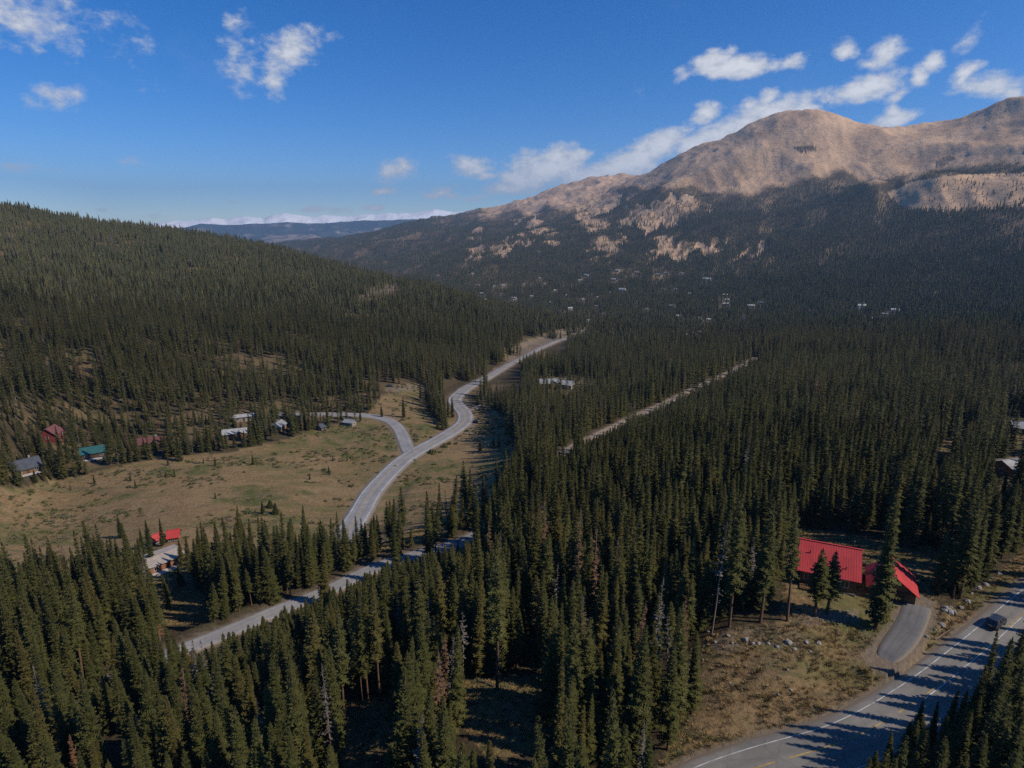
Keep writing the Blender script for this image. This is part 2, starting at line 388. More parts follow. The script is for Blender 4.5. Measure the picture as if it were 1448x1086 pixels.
def ground_material():
    m, t, b = material('ground')
    pos = t.new('ShaderNodeNewGeometry').outputs['Position']
    at = t.new('ShaderNodeAttribute', attribute_name='cover'); sp = t.new('ShaderNodeSeparateColor'); t.l.new(at.outputs['Color'], sp.inputs[0])
    forest, green, alpine = sp.outputs[0], sp.outputs[1], sp.outputs[2]
    dirt = at.outputs['Alpha']
    n_big = t.noise(pos, .018, 5); n_mid = t.noise(pos, .11, 6, .62); n_sm = t.noise(pos, .9, 6, .7); n_fine = t.noise(pos, 4.5, 3, .7)
    straw = t.mix(t.ramp(n_sm, .3, .72), (.145, .092, .044), (.29, .196, .095))
    straw = t.mix(t.ramp(n_mid, .46, .66), straw, (.33, .215, .115))
    grass = t.mix(t.ramp(n_sm, .3, .7), (.055, .062, .020), (.13, .125, .040))
    gmask = t.math('ADD', t.math('MULTIPLY', green, .75), t.math('SUBTRACT', t.ramp(n_mid, .40, .64), .62), clamp=True)
    g = t.mix(gmask, straw, grass)
    # stretched streaks of dead stems, moss and stones
    mp = t.new('ShaderNodeMapping'); t.l.new(pos, mp.inputs[0]); mp.inputs['Rotation'].default_value = (0, 0, .5); mp.inputs['Scale'].default_value = (.05, .32, .3)
    streak = t.noise(mp.outputs[0], 1.0, 6, .7)
    g = t.mix(t.math('MULTIPLY', t.ramp(streak, .53, .66), .75), g, (.115, .098, .055))
    st2 = t.noise(mp.outputs[0], .33, 5, .65); g = t.mix(t.math('MULTIPLY', t.ramp(st2, .52, .64), .6), g, (.12, .115, .042))
    g = t.mix(t.math('MULTIPLY', t.ramp(n_fine, .58, .75), .28), g, (.06, .052, .028))
    fl = t.mix(t.ramp(n_sm, .32, .7), (.042, .032, .019), (.105, .078, .042))
    fl = t.mix(t.ramp(n_mid, .55, .7), fl, (.075, .072, .03))
    col = t.mix(forest, g, fl)
    # alpine tundra and scree
    nb = t.noise(pos, .0042, 8, .62); ns = t.noise(pos, .022, 7, .7); nt = t.noise(pos, .0013, 5)
    al = t.mix(t.ramp(nb, .3, .7), (.43, .272, .152), (.66, .435, .255))
    al = t.mix(t.math('MULTIPLY', t.ramp(nt, .42, .62), .55), al, (.58, .375, .215))
    al = t.mix(t.math('MULTIPLY', t.ramp(ns, .54, .70), .45), al, (.16, .115, .085))
    vo = t.new('ShaderNodeTexVoronoi', feature='DISTANCE_TO_EDGE'); vo.inputs['Scale'].default_value = .009
    ws = t.new('ShaderNodeVectorMath', operation='ADD'); t.l.new(pos, ws.inputs[0])
    wn = t.new('ShaderNodeTexNoise'); t.l.new(pos, wn.inputs[0]); wn.inputs['Scale'].default_value = .006; wn.inputs['Detail'].default_value = 5
    wm = t.new('ShaderNodeVectorMath', operation='SCALE'); t.l.new(wn.outputs['Color'], wm.inputs[0]); wm.inputs['Scale'].default_value = 260
    t.l.new(wm.outputs[0], ws.inputs[1]); t.l.new(ws.outputs[0], vo.inputs['Vector'])
    al = t.mix(t.math('MULTIPLY', t.ramp(vo.outputs['Distance'], .07, .0), .22), al, (.17, .12, .09))
    col = t.mix(alpine, col, al)
    col = t.mix(t.math('MULTIPLY', dirt, .9), col, t.mix(n_sm, (.14, .105, .075), (.26, .205, .155)))
    t.put(b.inputs['Base Color'], col); b.inputs['Roughness'].default_value = .95; b.inputs['Specular IOR Level'].default_value = .1
    h = t.math('ADD', t.math('MULTIPLY', n_sm, .5), t.math('ADD', t.math('MULTIPLY', n_fine, .12), t.math('MULTIPLY', t.math('MULTIPLY', ns, alpine), 14)))
    bp = t.new('ShaderNodeBump'); bp.inputs['Strength'].default_value = .8; bp.inputs['Distance'].default_value = 1.0; t.l.new(h, bp.inputs['Height']); t.l.new(bp.outputs[0], b.inputs['Normal'])
    return m
def asphalt(name, lo, hi):
    m, t, b = material(name); pos = t.new('ShaderNodeNewGeometry').outputs['Position']
    uv = t.new('ShaderNodeAttribute', attribute_name='across').outputs['Fac']
    a = t.noise(pos, .12, 6, .7); f = t.noise(pos, 3.0, 5, .8)
    c = t.mix(t.ramp(a, .3, .7), lo, hi)
    c = t.mix(t.math('MULTIPLY', t.ramp(f, .4, .8), .35), c, [q * 1.25 for q in hi])
    tr = t.math('ABSOLUTE', t.math('SUBTRACT', t.math('ABSOLUTE', uv), .33))                      # polished wheel tracks
    c = t.mix(t.math('MULTIPLY', t.ramp(tr, .16, .03), t.math('MULTIPLY', a, .5)), c, [q * .72 for q in lo])
    vo = t.new('ShaderNodeTexVoronoi', feature='DISTANCE_TO_EDGE'); vo.inputs['Scale'].default_value = .34
    nd = t.new('ShaderNodeTexNoise'); t.l.new(pos, nd.inputs[0]); nd.inputs['Scale'].default_value = .5
    mx = t.new('ShaderNodeMix', data_type='VECTOR'); mx.inputs[0].default_value = .35; t.l.new(pos, mx.inputs[4]); t.l.new(nd.outputs['Color'], mx.inputs[5]); t.l.new(mx.outputs[1], vo.inputs['Vector'])
    c = t.mix(t.math('MULTIPLY', t.ramp(vo.outputs['Distance'], .03, .006), .22), c, [q * .5 for q in lo])   # sealed cracks
    ed = t.math('ADD', t.math('ABSOLUTE', uv), t.math('MULTIPLY', t.math('SUBTRACT', t.noise(pos, .6, 5, .7), .5), .16))
    c = t.mix(t.ramp(ed, .93, 1.0), c, (.19, .15, .11))                                            # gravel washing over the edge
    t.put(b.inputs['Base Color'], c); b.inputs['Roughness'].default_value = .85
    return m
def foliage(name, dark, light, rough=.75):
    m, t, b = material(name)
    rnd = t.new('ShaderNodeObjectInfo').outputs['Random']
    at = t.new('ShaderNodeAttribute', attribute_name='clump').outputs['Fac']
    lo_ = t.new('ShaderNodeObjectInfo').outputs['Location']; stand = t.ramp(t.noise(lo_, .007, 4, .6), .36, .66); near_ = t.noise(lo_, .09, 2)
    c = t.mix(t.math('ADD', t.math('MULTIPLY', rnd, .6), t.math('SUBTRACT', t.math('ADD', t.math('MULTIPLY', stand, .55), t.math('MULTIPLY', near_, .5)), .32), clamp=True), dark, light)
    warm = t.math('MULTIPLY', t.math('GREATER_THAN', t.math('FRACT', t.math('MULTIPLY', rnd, 7.31)), .86), .6)
    c = t.mix(warm, c, [light[0] * 1.35, light[1] * 1.02, light[2] * .95])
    c = t.mix(t.math('MULTIPLY', at, .55), c, [q * 1.75 for q in light])
    t.put(b.inputs['Base Color'], c); b.inputs['Roughness'].default_value = rough; b.inputs['Specular IOR Level'].default_value = .12
    return m
M = {}
M['ground'] = ground_material()
M['asphalt'] = asphalt('asphalt', (.155, .143, .126), (.24, .222, .195))
M['asphalt_pale'] = asphalt('asphalt_pale', (.20, .19, .185), (.30, .285, .27))
M['asphalt_drive'] = asphalt('asphalt_drive', (.10, .097, .094), (.165, .158, .15))
M['gravel'] = asphalt('gravel_track', (.20, .155, .115), (.31, .245, .185))
M['white_paint'] = plain('white_road_paint', (.48, .47, .45), .7, .35, .8)
M['yellow_paint'] = plain('yellow_road_paint', (.40, .26, .075), .7, .4, .8)
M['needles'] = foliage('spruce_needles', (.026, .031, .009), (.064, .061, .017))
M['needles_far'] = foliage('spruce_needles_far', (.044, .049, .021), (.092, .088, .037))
M['needles_dead'] = foliage('dead_needles', (.075, .044, .022), (.125, .070, .036))
M['twigs_grey'] = foliage('grey_dead_twigs', (.065, .054, .043), (.11, .095, .078))
M['bark'] = plain('spruce_bark', (.135, .078, .046), .95, .35, 2.5)
M['bark_grey'] = plain('dead_bark', (.20, .15, .11), .95, .3, 2.5)
M['needles_mid'] = foliage('spruce_needles_mid', (.031, .035, .011), (.070, .066, .019))
M['bush'] = foliage('shrub_leaves', (.055, .060, .022), (.105, .100, .038))
M['stone'] = plain('granite_stone', (.27, .245, .22), .95, .4, 1.2)

# ------------------------------------------------------------------ conifers
def crown_tris(seed, H, base, rad, step, nbr, seg, hang=True, thin=0.0, sharp=.85, keep=.93):
    """drooping whorled branches, every branch a spray of needle tufts; returns (n,3,3) and a value per triangle"""
    g = np.random.default_rng(seed); T = []; C = []
    z = base; lean = g.uniform(-1, 1, 2) * .01
    lop = g.uniform(0, 6.28); lopa = g.uniform(.05, .25)
    while z < H - .25:
        t = (z - base) / (H - base)
        prof = rad * (1 - t) ** sharp * (1 - .45 * math.exp(-t * 9)) + .10
        nb = max(3, int(round(nbr * (.75 + .5 * g.random()) * (1 if t < .8 else .8))))
        a0 = g.uniform(0, 6.28)
        whorl = g.uniform(.78, 1.18)
        for k in range(nb):
            if g.random() > keep: continue
            az = a0 + 6.283 * k / nb + g.normal(0, .22)
            L = prof * whorl * g.uniform(.62, 1.18) * (1 + lopa * math.cos(az - lop))
            pitch = R(28) * t ** 2 - R(22) * (1 - t) + g.normal(0, .12)
            zz = z + g.uniform(-.5, .5) * step
            cl = g.random() * .65
            d = np.array([math.cos(az), math.sin(az), 0.]); s = np.array([-d[1], d[0], 0.]); up = np.array([0, 0, 1.])
            ns = max(2, int(round(L / seg)))
            def P(u): return np.array([lean[0] * zz, lean[1] * zz, zz]) + d * (L * u) + up * (L * (math.sin(pitch) * u - .24 * u * (1 - t) * math.sin(u * 3.0)))
            for i in range(ns):
                u0, u1 = .06 + .94 * i / ns, .06 + .94 * (i + 1) / ns
                p0, p1 = P(u0), P(u1)
                w = (.40 * L * (1 - u0) ** .8 + .16) * g.uniform(.75, 1.25)
                for sg in (-1, 1):
                    tip = p0 + s * (sg * w) + d * (w * g.uniform(.45, .8)) - up * (w * g.uniform(.10, .42))
                    T.append((p0, p1, tip)); C.append(cl + .35 * g.random())
                if hang and g.random() < .75:
                    T.append((p0, p1, (p0 + p1) / 2 + s * g.normal(0, .10) - up * g.uniform(.22, .5) * (.5 + .5 * min(1, L / 1.6)))); C.append(cl * .8)
            p = P(1.0); q = P(.72)
            T.append((q + s * .07, q - s * .07, p + d * .14 - up * .03)); C.append(cl + .3)
        z += step * (.8 + .4 * g.random()) * (1 - .35 * t)
    for k in range(5):                                           # leader shoot
        a = k * 1.256; v = np.array([math.cos(a), math.sin(a), 0]) * .17
        T.append((np.array([lean[0] * H, lean[1] * H, H + .35]), np.array([lean[0] * H, lean[1] * H, H - .8]) + v, np.array([lean[0] * H, lean[1] * H, H - .8]) + v[[1, 0, 2]] * -1)); C.append(.3)
    return np.array(T), np.array(C)
def far_crown(seed, H, base, rad, tiers, n):
    g = np.random.default_rng(seed); T = []; C = []
    for k in range(tiers):
        t = k / tiers; z0 = base + (H - base) * t; z1 = base + (H - base) * min(1, t + 1.9 / tiers)
        r = rad * (1 - t) ** .8 * (.62 if k == 0 else 1) + .15; a0 = g.uniform(0, 6.28); cl = g.random() * .6
        for i in range(n):
            a = a0 + 6.283 * i / n + g.normal(0, .15); b = a + 6.283 / n * g.uniform(.55, .85); rr = r * g.uniform(.7, 1.25); m = (a + b) / 2
            tip = np.array([rr * math.cos(m), rr * math.sin(m), z0 - .12 * rr * g.uniform(0, 2)])
            top = np.array([0, 0, z1 + g.uniform(-.1, .3)])
            pa = np.array([.55 * rr * math.cos(a), .55 * rr * math.sin(a), z0 + .35]); pb = np.array([.55 * rr * math.cos(b), .55 * rr * math.sin(b), z0 + .35])
            T += [(top, pa, tip), (top, tip, pb)]; v = cl + .4 * g.random(); C += [v, v * .9]
    return np.array(T), np.array(C)
def trunk_arrays(H, r, n=7, seed=0, top=.04):
    g = np.random.default_rng(seed); V = []; Fq = []
    zs = [-1.2, .0, .5, H * .25, H * .5, H * .75, H]
    rs = [r * 1.5, r * 1.35, r, r * .82, r * .6, r * .34, top]
    bend = g.normal(0, .05, (len(zs), 2)); bend[:3] = 0
    for k, (z, q) in enumerate(zip(zs, rs)):
        for i in range(n):
            a = 6.283 * i / n; V.append((q * math.cos(a) + bend[k, 0], q * math.sin(a) + bend[k, 1], z))
    for k in range(len(zs) - 1):
        for i in range(n): Fq.append((k * n + i, k * n + (i + 1) % n, (k + 1) * n + (i + 1) % n, (k + 1) * n + i))
    return np.array(V), np.array(Fq)
def set_clump(me, vals):
    a = me.attributes.new('clump', 'FLOAT', 'FACE'); a.data.foreach_set('value', np.asarray(vals, np.float32))
def crown_mesh(name, T, C):
    me = np_mesh(name, T.reshape(-1, 3), np.arange(len(T) * 3).reshape(-1, 3)); set_clump(me, C); return me
def trunk_mesh(name, H, r, seed): V, Q = trunk_arrays(H, r, 7, seed); return np_mesh(name, V, Q, True)
def joined(name, T, C, H, r, seed, mats, n=5):
    V, Q = trunk_arrays(H, r, n, seed)
    o = len(T) * 3
    me = np_mesh(name, np.concatenate([T.reshape(-1, 3), V]), [np.arange(o).reshape(-1, 3), Q + o], False, np.concatenate([np.zeros(len(T)), np.ones(len(Q))]))
    set_clump(me, np.concatenate([C, np.zeros(len(Q))]))
    for m in mats: me.materials.append(m)
    return me
# near kinds: (height, crown base, crown radius, branches, keep) at scale 1
NEAR = [(20, 1.2, 2.35, 7, .95), (20, 2.6, 2.0, 7, .92), (20, 3.8, 2.15, 6, .88), (20, 1.6, 1.75, 7, .94), (20, 6.2, 2.0, 6, .86), (20, 8.0, 1.9, 6, .82), (20, .5, 2.9, 8, .97)]
near_protos = []
for i, (H, b, r, nb, kp) in enumerate(NEAR):
    T, C = crown_tris(100 + i, H, b, r, .40, nb, .36, keep=kp)
    near_protos.append((crown_mesh('spruce_crown', T, C), trunk_mesh('spruce_trunk', H * .97, .19 + .012 * i, i), T, C))
    near_protos[-1][0].materials.append(M['needles']); near_protos[-1][1].materials.append(M['bark'])
# dead ones: rusty needles still on, or bare grey twigs
dead_protos = []
for i, (mat, seg, kp, sh) in enumerate([('needles_dead', .5, .62, .8), ('twigs_grey', .62, .5, .6), ('needles_dead', .55, .5, .7), ('twigs_grey', .8, .32, .5)]):
    T, C = crown_tris(300 + i, 18, 2.5 + i, 1.35, .55, 5, seg, hang=(i % 2 == 0), keep=kp, sharp=sh)
    if mat == 'twigs_grey': T = T.copy(); T[:, 2] = T[:, :2].mean(1) + (T[:, 2] - T[:, :2].mean(1)) * .55
    c = crown_mesh('dead_crown', T, C); c.materials.append(M[mat])
    tr = trunk_mesh('dead_trunk', 18, .17, 50 + i); tr.materials.append(M['bark_grey'])
    dead_protos.append((c, tr, T, C, mat))
protos = []                                                        # for the forest object
def proto(me): protos.append(bpy.data.objects.new(me.name, me))
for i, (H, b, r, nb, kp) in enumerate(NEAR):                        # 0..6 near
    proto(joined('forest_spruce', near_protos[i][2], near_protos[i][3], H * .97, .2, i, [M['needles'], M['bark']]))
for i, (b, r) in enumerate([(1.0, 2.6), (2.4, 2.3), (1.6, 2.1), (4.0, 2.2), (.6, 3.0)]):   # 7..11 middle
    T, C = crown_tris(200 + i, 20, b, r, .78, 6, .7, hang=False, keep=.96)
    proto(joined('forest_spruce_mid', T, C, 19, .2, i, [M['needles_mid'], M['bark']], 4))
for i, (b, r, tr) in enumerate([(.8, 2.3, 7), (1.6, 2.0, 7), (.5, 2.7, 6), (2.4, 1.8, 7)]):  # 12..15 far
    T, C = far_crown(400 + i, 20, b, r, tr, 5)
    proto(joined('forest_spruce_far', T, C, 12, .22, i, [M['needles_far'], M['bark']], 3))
for i in range(2):                                                 # 16, 17 dead ones further off
    d = dead_protos[i]; proto(joined('forest_dead_spruce', d[2], d[3], 18, .16, i, [M[d[4]], M['bark_grey']], 4))
T, C = far_crown(450, 20, 2, 1.5, 6, 4); proto(joined('forest_dead_spruce_far', T, C, 18, .2, 9, [M['twigs_grey'], M['bark_grey']], 3))   # 18
T, C = crown_tris(260, 14.5, 2.0, 2.3, .8, 5, .8, hang=False, keep=.8, sharp=.5); proto(joined('forest_spruce_mid', T, C, 14, .2, 9, [M['needles_mid'], M['bark']], 4))   # 19 broken top
T, C = crown_tris(261, 20, 3.0, 1.9, .9, 5, .8, hang=False, keep=.62); proto(joined('forest_spruce_mid', T, C, 19, .2, 9, [M['needles_mid'], M['bark_grey']], 4))   # 20 thinning

def scatter(name, pos, rot, scl, idx, objs, kind='stuff'):
    """one object: a cloud of points, each grown into one of the given plants"""
    me = bpy.data.meshes.new(name); me.vertices.add(len(pos)); me.vertices.foreach_set('co', np.asarray(pos, np.float32).ravel())
    for nm, typ, dat, key in (('rot', 'FLOAT_VECTOR', rot, 'vector'), ('scl', 'FLOAT_VECTOR', scl, 'vector'), ('pick', 'INT', idx, 'value')):
        a = me.attributes.new(nm, typ, 'POINT'); a.data.foreach_set(key, np.asarray(dat, np.int32 if typ == 'INT' else np.float32).ravel())
    o = bpy.data.objects.new(name, me); COL.objects.link(o)
    ng = bpy.data.node_groups.new(name, 'GeometryNodeTree')
    ng.interface.new_socket('Geometry', in_out='INPUT', socket_type='NodeSocketGeometry'); ng.interface.new_socket('Geometry', in_out='OUTPUT', socket_type='NodeSocketGeometry')
    nn, ll = ng.nodes, ng.links
    gi, go = nn.new('NodeGroupInput'), nn.new('NodeGroupOutput'); ip = nn.new('GeometryNodeInstanceOnPoints'); jn = nn.new('GeometryNodeJoinGeometry')
    ll.new(gi.outputs[0], ip.inputs['Points']); ip.inputs['Pick Instance'].default_value = True
    for ob in reversed(objs):
        oi = nn.new('GeometryNodeObjectInfo'); oi.inputs['Object'].default_value = ob; oi.inputs['As Instance'].default_value = False
        gt = nn.new('GeometryNodeGeometryToInstance'); ll.new(oi.outputs['Geometry'], gt.inputs[0]); ll.new(gt.outputs[0], jn.inputs[0])
    ll.new(jn.outputs[0], ip.inputs['Instance'])
    for nm, typ, sk in (('pick', 'INT', 'Instance Index'), ('rot', 'FLOAT_VECTOR', 'Rotation'), ('scl', 'FLOAT_VECTOR', 'Scale')):
        na = nn.new('GeometryNodeInputNamedAttribute'); na.data_type = typ; na.inputs['Name'].default_value = nm
        src = [s for s in na.outputs if s.enabled][0]
        if sk == 'Rotation':
            er = nn.new('FunctionNodeEulerToRotation'); ll.new(src, er.inputs[0]); src = er.outputs[0]
        ll.new(src, ip.inputs[sk])
    ll.new(ip.outputs[0], go.inputs[0])
    md = o.modifiers.new('scatter', 'NODES'); md.node_group = ng
    o['kind'] = kind
    return o

# ------------------------------------------------------------------ building sites (levelled before the ground mesh is made)
SUN_AZ, SUN_EL = math.atan2(.95, -.31), R(41)
def facing(p):                                                     # turn so that local -Y looks back along the sight line
    return -math.atan2(p.x, p.y)
cab = hit(1168, 850); pad(cab, 8.5)
gar = hit(1277, 858); pad(gar, 6)
# px, py of the wall foot seen from the air; size w (ridge) x d, wall height, pitch, extra turn, kind
HOUSES = [
 dict(k='slate', p=(37,667), w=11, d=8.5, h=3.0, pitch=40, turn=12), dict(k='barn', p=(74,622), w=8.0, d=8.5, h=4.2, pitch=38, turn=60),
 dict(k='teal', p=(134,645), w=11, d=8, h=3.2, pitch=30, turn=-4), dict(k='maroon', p=(214,630), w=12, d=10, h=2.6, pitch=24, turn=-14),
 dict(k='pale', p=(333,618), w=12.5, d=8, h=3.4, pitch=22, turn=-6), dict(k='porch', p=(393,608), w=10, d=7, h=3.2, pitch=26, turn=62),
 dict(k='shed', p=(345,594), w=12, d=6, h=3, pitch=15, turn=0), dict(k='hut', p=(456,607), w=5, d=4, h=2.2, pitch=35, turn=40), dict(k='hut2', p=(495,601), w=6.5, d=4.5, h=2.4, pitch=28, turn=-35),
 dict(k='red_a', p=(247,762), w=3.4, d=4.6, h=2.0, pitch=36, turn=-12), dict(k='red_b', p=(223,766), w=3.6, d=3.2, h=1.9, pitch=40, turn=25),
 dict(k='flat', p=(229,797), w=11.5, d=9.5, h=2.7, pitch=9, turn=18),
 dict(k='edge', p=(1428,672), w=9, d=8.5, h=4.0, pitch=24, turn=55), dict(k='edge2', p=(1447,612), w=10, d=8, h=3.2, pitch=26, turn=20),
 dict(k='lodge', p=(776,548), w=15, d=9, h=4.5, pitch=30, turn=10), dict(k='lodge2', p=(803,549), w=9, d=8, h=3.8, pitch=30, turn=-25),
]
for h in HOUSES:
    h['pos'] = hit(*h['p']); pad(h['pos'], max(h['w'], h['d']) * .62)
TOWN = [(668,388,11),(620,391,12),(676,404,10),(681,417,14),(687,425,13),(699,406,9),(712,405,13),(710,417,10),(727,423,16),(712,433,18),(727,425,9),(752,420,12),(745,434,8),
        (763,395,10),(770,402,7),(741,402,7),(785,412,12),(800,418,7),(779,428,10),(806,439,20),(790,440,7),(824,424,11),(838,417,8),(843,434,10),(778,441,8),
        (829,391,15),(820,398,14),(833,457,26),(868,397,16),(873,384,15),(901,387,14),(880,413,22),(862,414,8),(844,421,8),(930,390,14),(942,388,16),(938,410,14),(956,410,12),
        (964,387,9),(1000,397,26),(950,436,20),(927,454,10),(960,450,20),(988,453,20),(1001,454,16),(1007,447,10),(1025,419,16),(1026,432,18),(1028,426,14),(1061,436,22),(1076,430,14),
        (1183,430,8),(1218,437,24),(1233,452,16),(1251,446,14),(1265,442,22),(1345,448,16),(1356,449,10),(1380,454,8),(1438,450,16),(968,473,10),(980,472,14),(991,472,16),(895,446,6),(1050,450,10),(853,445,9),(900,428,8),(915,438,8),(1040,417,7),(975,416,9),(1132,434,7),(1145,440,7)]
town = []
for i, (px, py, wpx) in enumerate(TOWN):
    p = hit(px, py); r = p.xy.length
    w_ = min(24, max(6, wpx * r / F * .40)); town.append((p, w_, i)); PADS.append((p.x, p.y, w_ * .8 + 4))

carve()
# ------------------------------------------------------------------ ground sheet
px_, py_, _d = project(GX, GY, GZ)
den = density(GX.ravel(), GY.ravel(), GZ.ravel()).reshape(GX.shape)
opn = open_mask(px_, py_, gr) | (inpoly(px_, py_, [(690,530),(735,480),(790,466),(835,458),(832,468),(804,477),(771,488),(746,501),(710,520),(692,533)]) & (gr < 1100))
far = gr > 1900
above = np.interp(px_, _tx, _ty) - py_
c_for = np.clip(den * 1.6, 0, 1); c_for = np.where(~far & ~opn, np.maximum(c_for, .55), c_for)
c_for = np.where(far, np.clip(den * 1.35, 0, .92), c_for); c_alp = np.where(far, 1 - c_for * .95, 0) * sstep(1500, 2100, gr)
c_grn = np.where(opn, sstep(.44, .66, fbm(GX / 34 + GY / 60, GY / 16, 4, 44)), .15)
creek = np.array([(0,745),(90,722),(180,700),(260,668),(330,651),(410,636),(470,622),(540,610)], float)   # damp greener line through the meadow
cy_ = np.interp(px_, creek[:, 0], creek[:, 1])
c_grn = np.where(opn & (px_ < 560) & (gr < 700), np.maximum(c_grn, .9 * np.exp(-((py_ - cy_) / 6) ** 2)), c_grn)
c_grn = np.where(inpoly(px_, py_, BANK), c_grn * .9 + .22 * sstep(1100, 950, px_), c_grn)
c_dirt = (1 - sstep(.2, 1.8, RDIST)) + .3 * (1 - sstep(1, 5, RDIST)) * (fbm(GX / 3, GY / 3, 3, 8) > .55)
for poly in ([(540,553),(548,545),(600,543),(598,553)], [(655,560),(672,575),(662,582),(652,570)], [(664,588),(676,598),(668,612),(655,612)],
             [(712,515),(735,486),(790,467),(832,460),(832,468),(800,478),(742,502)], [(745,548),(760,536),(830,533),(820,552)], [(505,424),(532,404),(562,402),(556,424)],
             [(1120,868),(1215,862),(1215,880),(1120,884)], [(1395,652),(1448,640),(1448,655),(1395,665)]):
    c_dirt = np.where(inpoly(px_, py_, poly), np.maximum(c_dirt, .8 * sstep(.36, .52, fbm(GX / 5, GY / 5, 3, 29) + .12)), c_dirt)
rockband = inpoly(px_, py_, [(1000,900),(1062,884),(1110,885),(1140,900),(1150,915),(1130,915),(1060,912),(1020,930)])
c_dirt = np.where(rockband, np.maximum(c_dirt, .5), c_dirt)
for p, w_, i in town:
    d2 = np.hypot(GX - p.x, GY - p.y); c_dirt = np.maximum(c_dirt, .7 * (1 - sstep(w_ * .6, w_ * 1.3 + 6, d2)))
cover = np.stack([c_for, c_grn, c_alp, np.clip(c_dirt, 0, 1)], -1).reshape(-1, 4)
# small hummocks near the camera, only off the roads and pads
ii = np.arange(NR * NTH).reshape(NR, NTH)
quads = np.stack([ii[:-1, :-1], ii[:-1, 1:], ii[1:, 1:], ii[1:, :-1]], -1).reshape(-1, 4)
V = np.stack([GX, GY, GZ], -1).reshape(-1, 3)
cen = len(V); V = np.concatenate([V, [[0, 0, float(GZ[0].mean())]]])
fan = np.stack([np.full(NTH - 1, cen), ii[0, 1:], ii[0, :-1]], -1)
me = np_mesh('terrain', V, [quads[:, ::-1], fan], True)
a = me.attributes.new('cover', 'FLOAT_COLOR', 'POINT'); a.data.foreach_set('color', np.concatenate([cover, [[0, 0, 0, 0]]]).astype(np.float32).ravel())
terrain = tag(link('terrain', me, M['ground']), kind='structure')

# ------------------------------------------------------------------ roads
def ribbon(Q, offs, lift, drop_edge=0.0):
    """strip along Q through the given sideways offsets; the outermost rows hang down as embankment"""
    d = np.gradient(Q[:, :2], axis=0); d /= np.linalg.norm(d, axis=1)[:, None] + 1e-9
    nrm = np.stack([d[:, 1], -d[:, 0]], 1)
    k = len(offs); V = np.zeros((len(Q), k, 3))
    for j, o in enumerate(offs):
        V[:, j, :2] = Q[:, :2] + nrm * o; V[:, j, 2] = Q[:, 2] + lift
    if drop_edge: V[:, 0, 2] -= drop_edge; V[:, -1, 2] -= drop_edge
    i = np.arange(len(Q) * k).reshape(len(Q), k)
    f = np.stack([i[:-1, :-1], i[:-1, 1:], i[1:, 1:], i[1:, :-1]], -1).reshape(-1, 4)
    return V.reshape(-1, 3), f[:, ::-1]
def add_across(me, n, offs, hw):
    a = me.attributes.new('across', 'FLOAT', 'POINT'); a.data.foreach_set('value', np.tile(np.array(offs) / hw, n).astype(np.float32))
def make_road(name, key, mat, lift=.06):
    Q = ROADS[key]; hw = HALF[key]
    sk = .5 if key == 'drive' else 1.0; offs = [-hw - sk, -hw, -hw * .66, -hw * .33, 0, hw * .33, hw * .66, hw, hw + sk]
    fs = np.ones(len(Q))
    if key == 'drive': fs[-4:] = (.97, .9, .75, .5)
    if key == 'highway': fs = np.interp(np.arange(len(Q)), [0, len(Q) * .42, len(Q) * .62], [1, 1, .6])
    V, f = ribbon(Q, offs, lift, .45 if key in ('near', 'drive') else .8); V3 = V.reshape(len(Q), -1, 3); V3[[0, -1], :, 2] -= .5; V3[:, :, :2] = Q[:, None, :2] + (V3[:, :, :2] - Q[:, None, :2]) * fs[:, None, None]; me = np_mesh(name, V, f, True); add_across(me, len(Q), offs, hw)
    return tag(link(name, me, M[mat]), kind='structure'), Q
def marking(parent, name, Q, off, wd, mat, lift, dash=None, a=0, b=None):
    Q = Q[a:b]
    V, f = ribbon(Q, [off - wd / 2, off + wd / 2], lift)
    if dash: f = f[[i for i in range(len(f)) if (i * 2.0) % (dash[0] + dash[1]) < dash[0]]]
    return link(name, np_mesh(name, V, f), M[mat], parent)
near_road, Qn = make_road('road', 'near', 'asphalt', .06)
marking(near_road, 'edge_line', Qn, -3.35, .13, 'white_paint', .072)
marking(near_road, 'edge_line', Qn, 3.5, .13, 'white_paint', .072)
ia = int(np.argmin(np.hypot(*(Qn[:, :2] - np.array(hit(1300, 990))[:2]).T)))
marking(near_road, 'centre_line', Qn, -.45, .17, 'yellow_paint', .072, (8, 2), 0, ia)
marking(near_road, 'centre_line', Qn, -.45, .15, 'yellow_paint', .072, (8, 6), ia)
marking(near_road, 'lane_line', Qn, -.13, .17, 'white_paint', .072, (10, 2), ia)
mid_road, _ = make_road('forest_road', 'mid', 'asphalt_pale', .06)
upper, _ = make_road('dirt_track', 'upper', 'gravel', .05)
hw_road, Qh = make_road('highway', 'highway', 'asphalt_pale', .10)
marking(hw_road, 'edge_line', Qh, -4.0, .35, 'white_paint', .125, None, 0, int(len(Qh) * .42)); marking(hw_road, 'edge_line', Qh, 4.0, .35, 'white_paint', .125, None, 0, int(len(Qh) * .42))
marking(hw_road, 'centre_line', Qh, -.12, .34, 'yellow_paint', .125)
side_road, _ = make_road('side_road', 'side', 'asphalt_pale', .05)
drive, _ = make_road('driveway', 'drive', 'asphalt_drive', .06)
spur, _ = make_road('track', 'spur', 'gravel', .04)

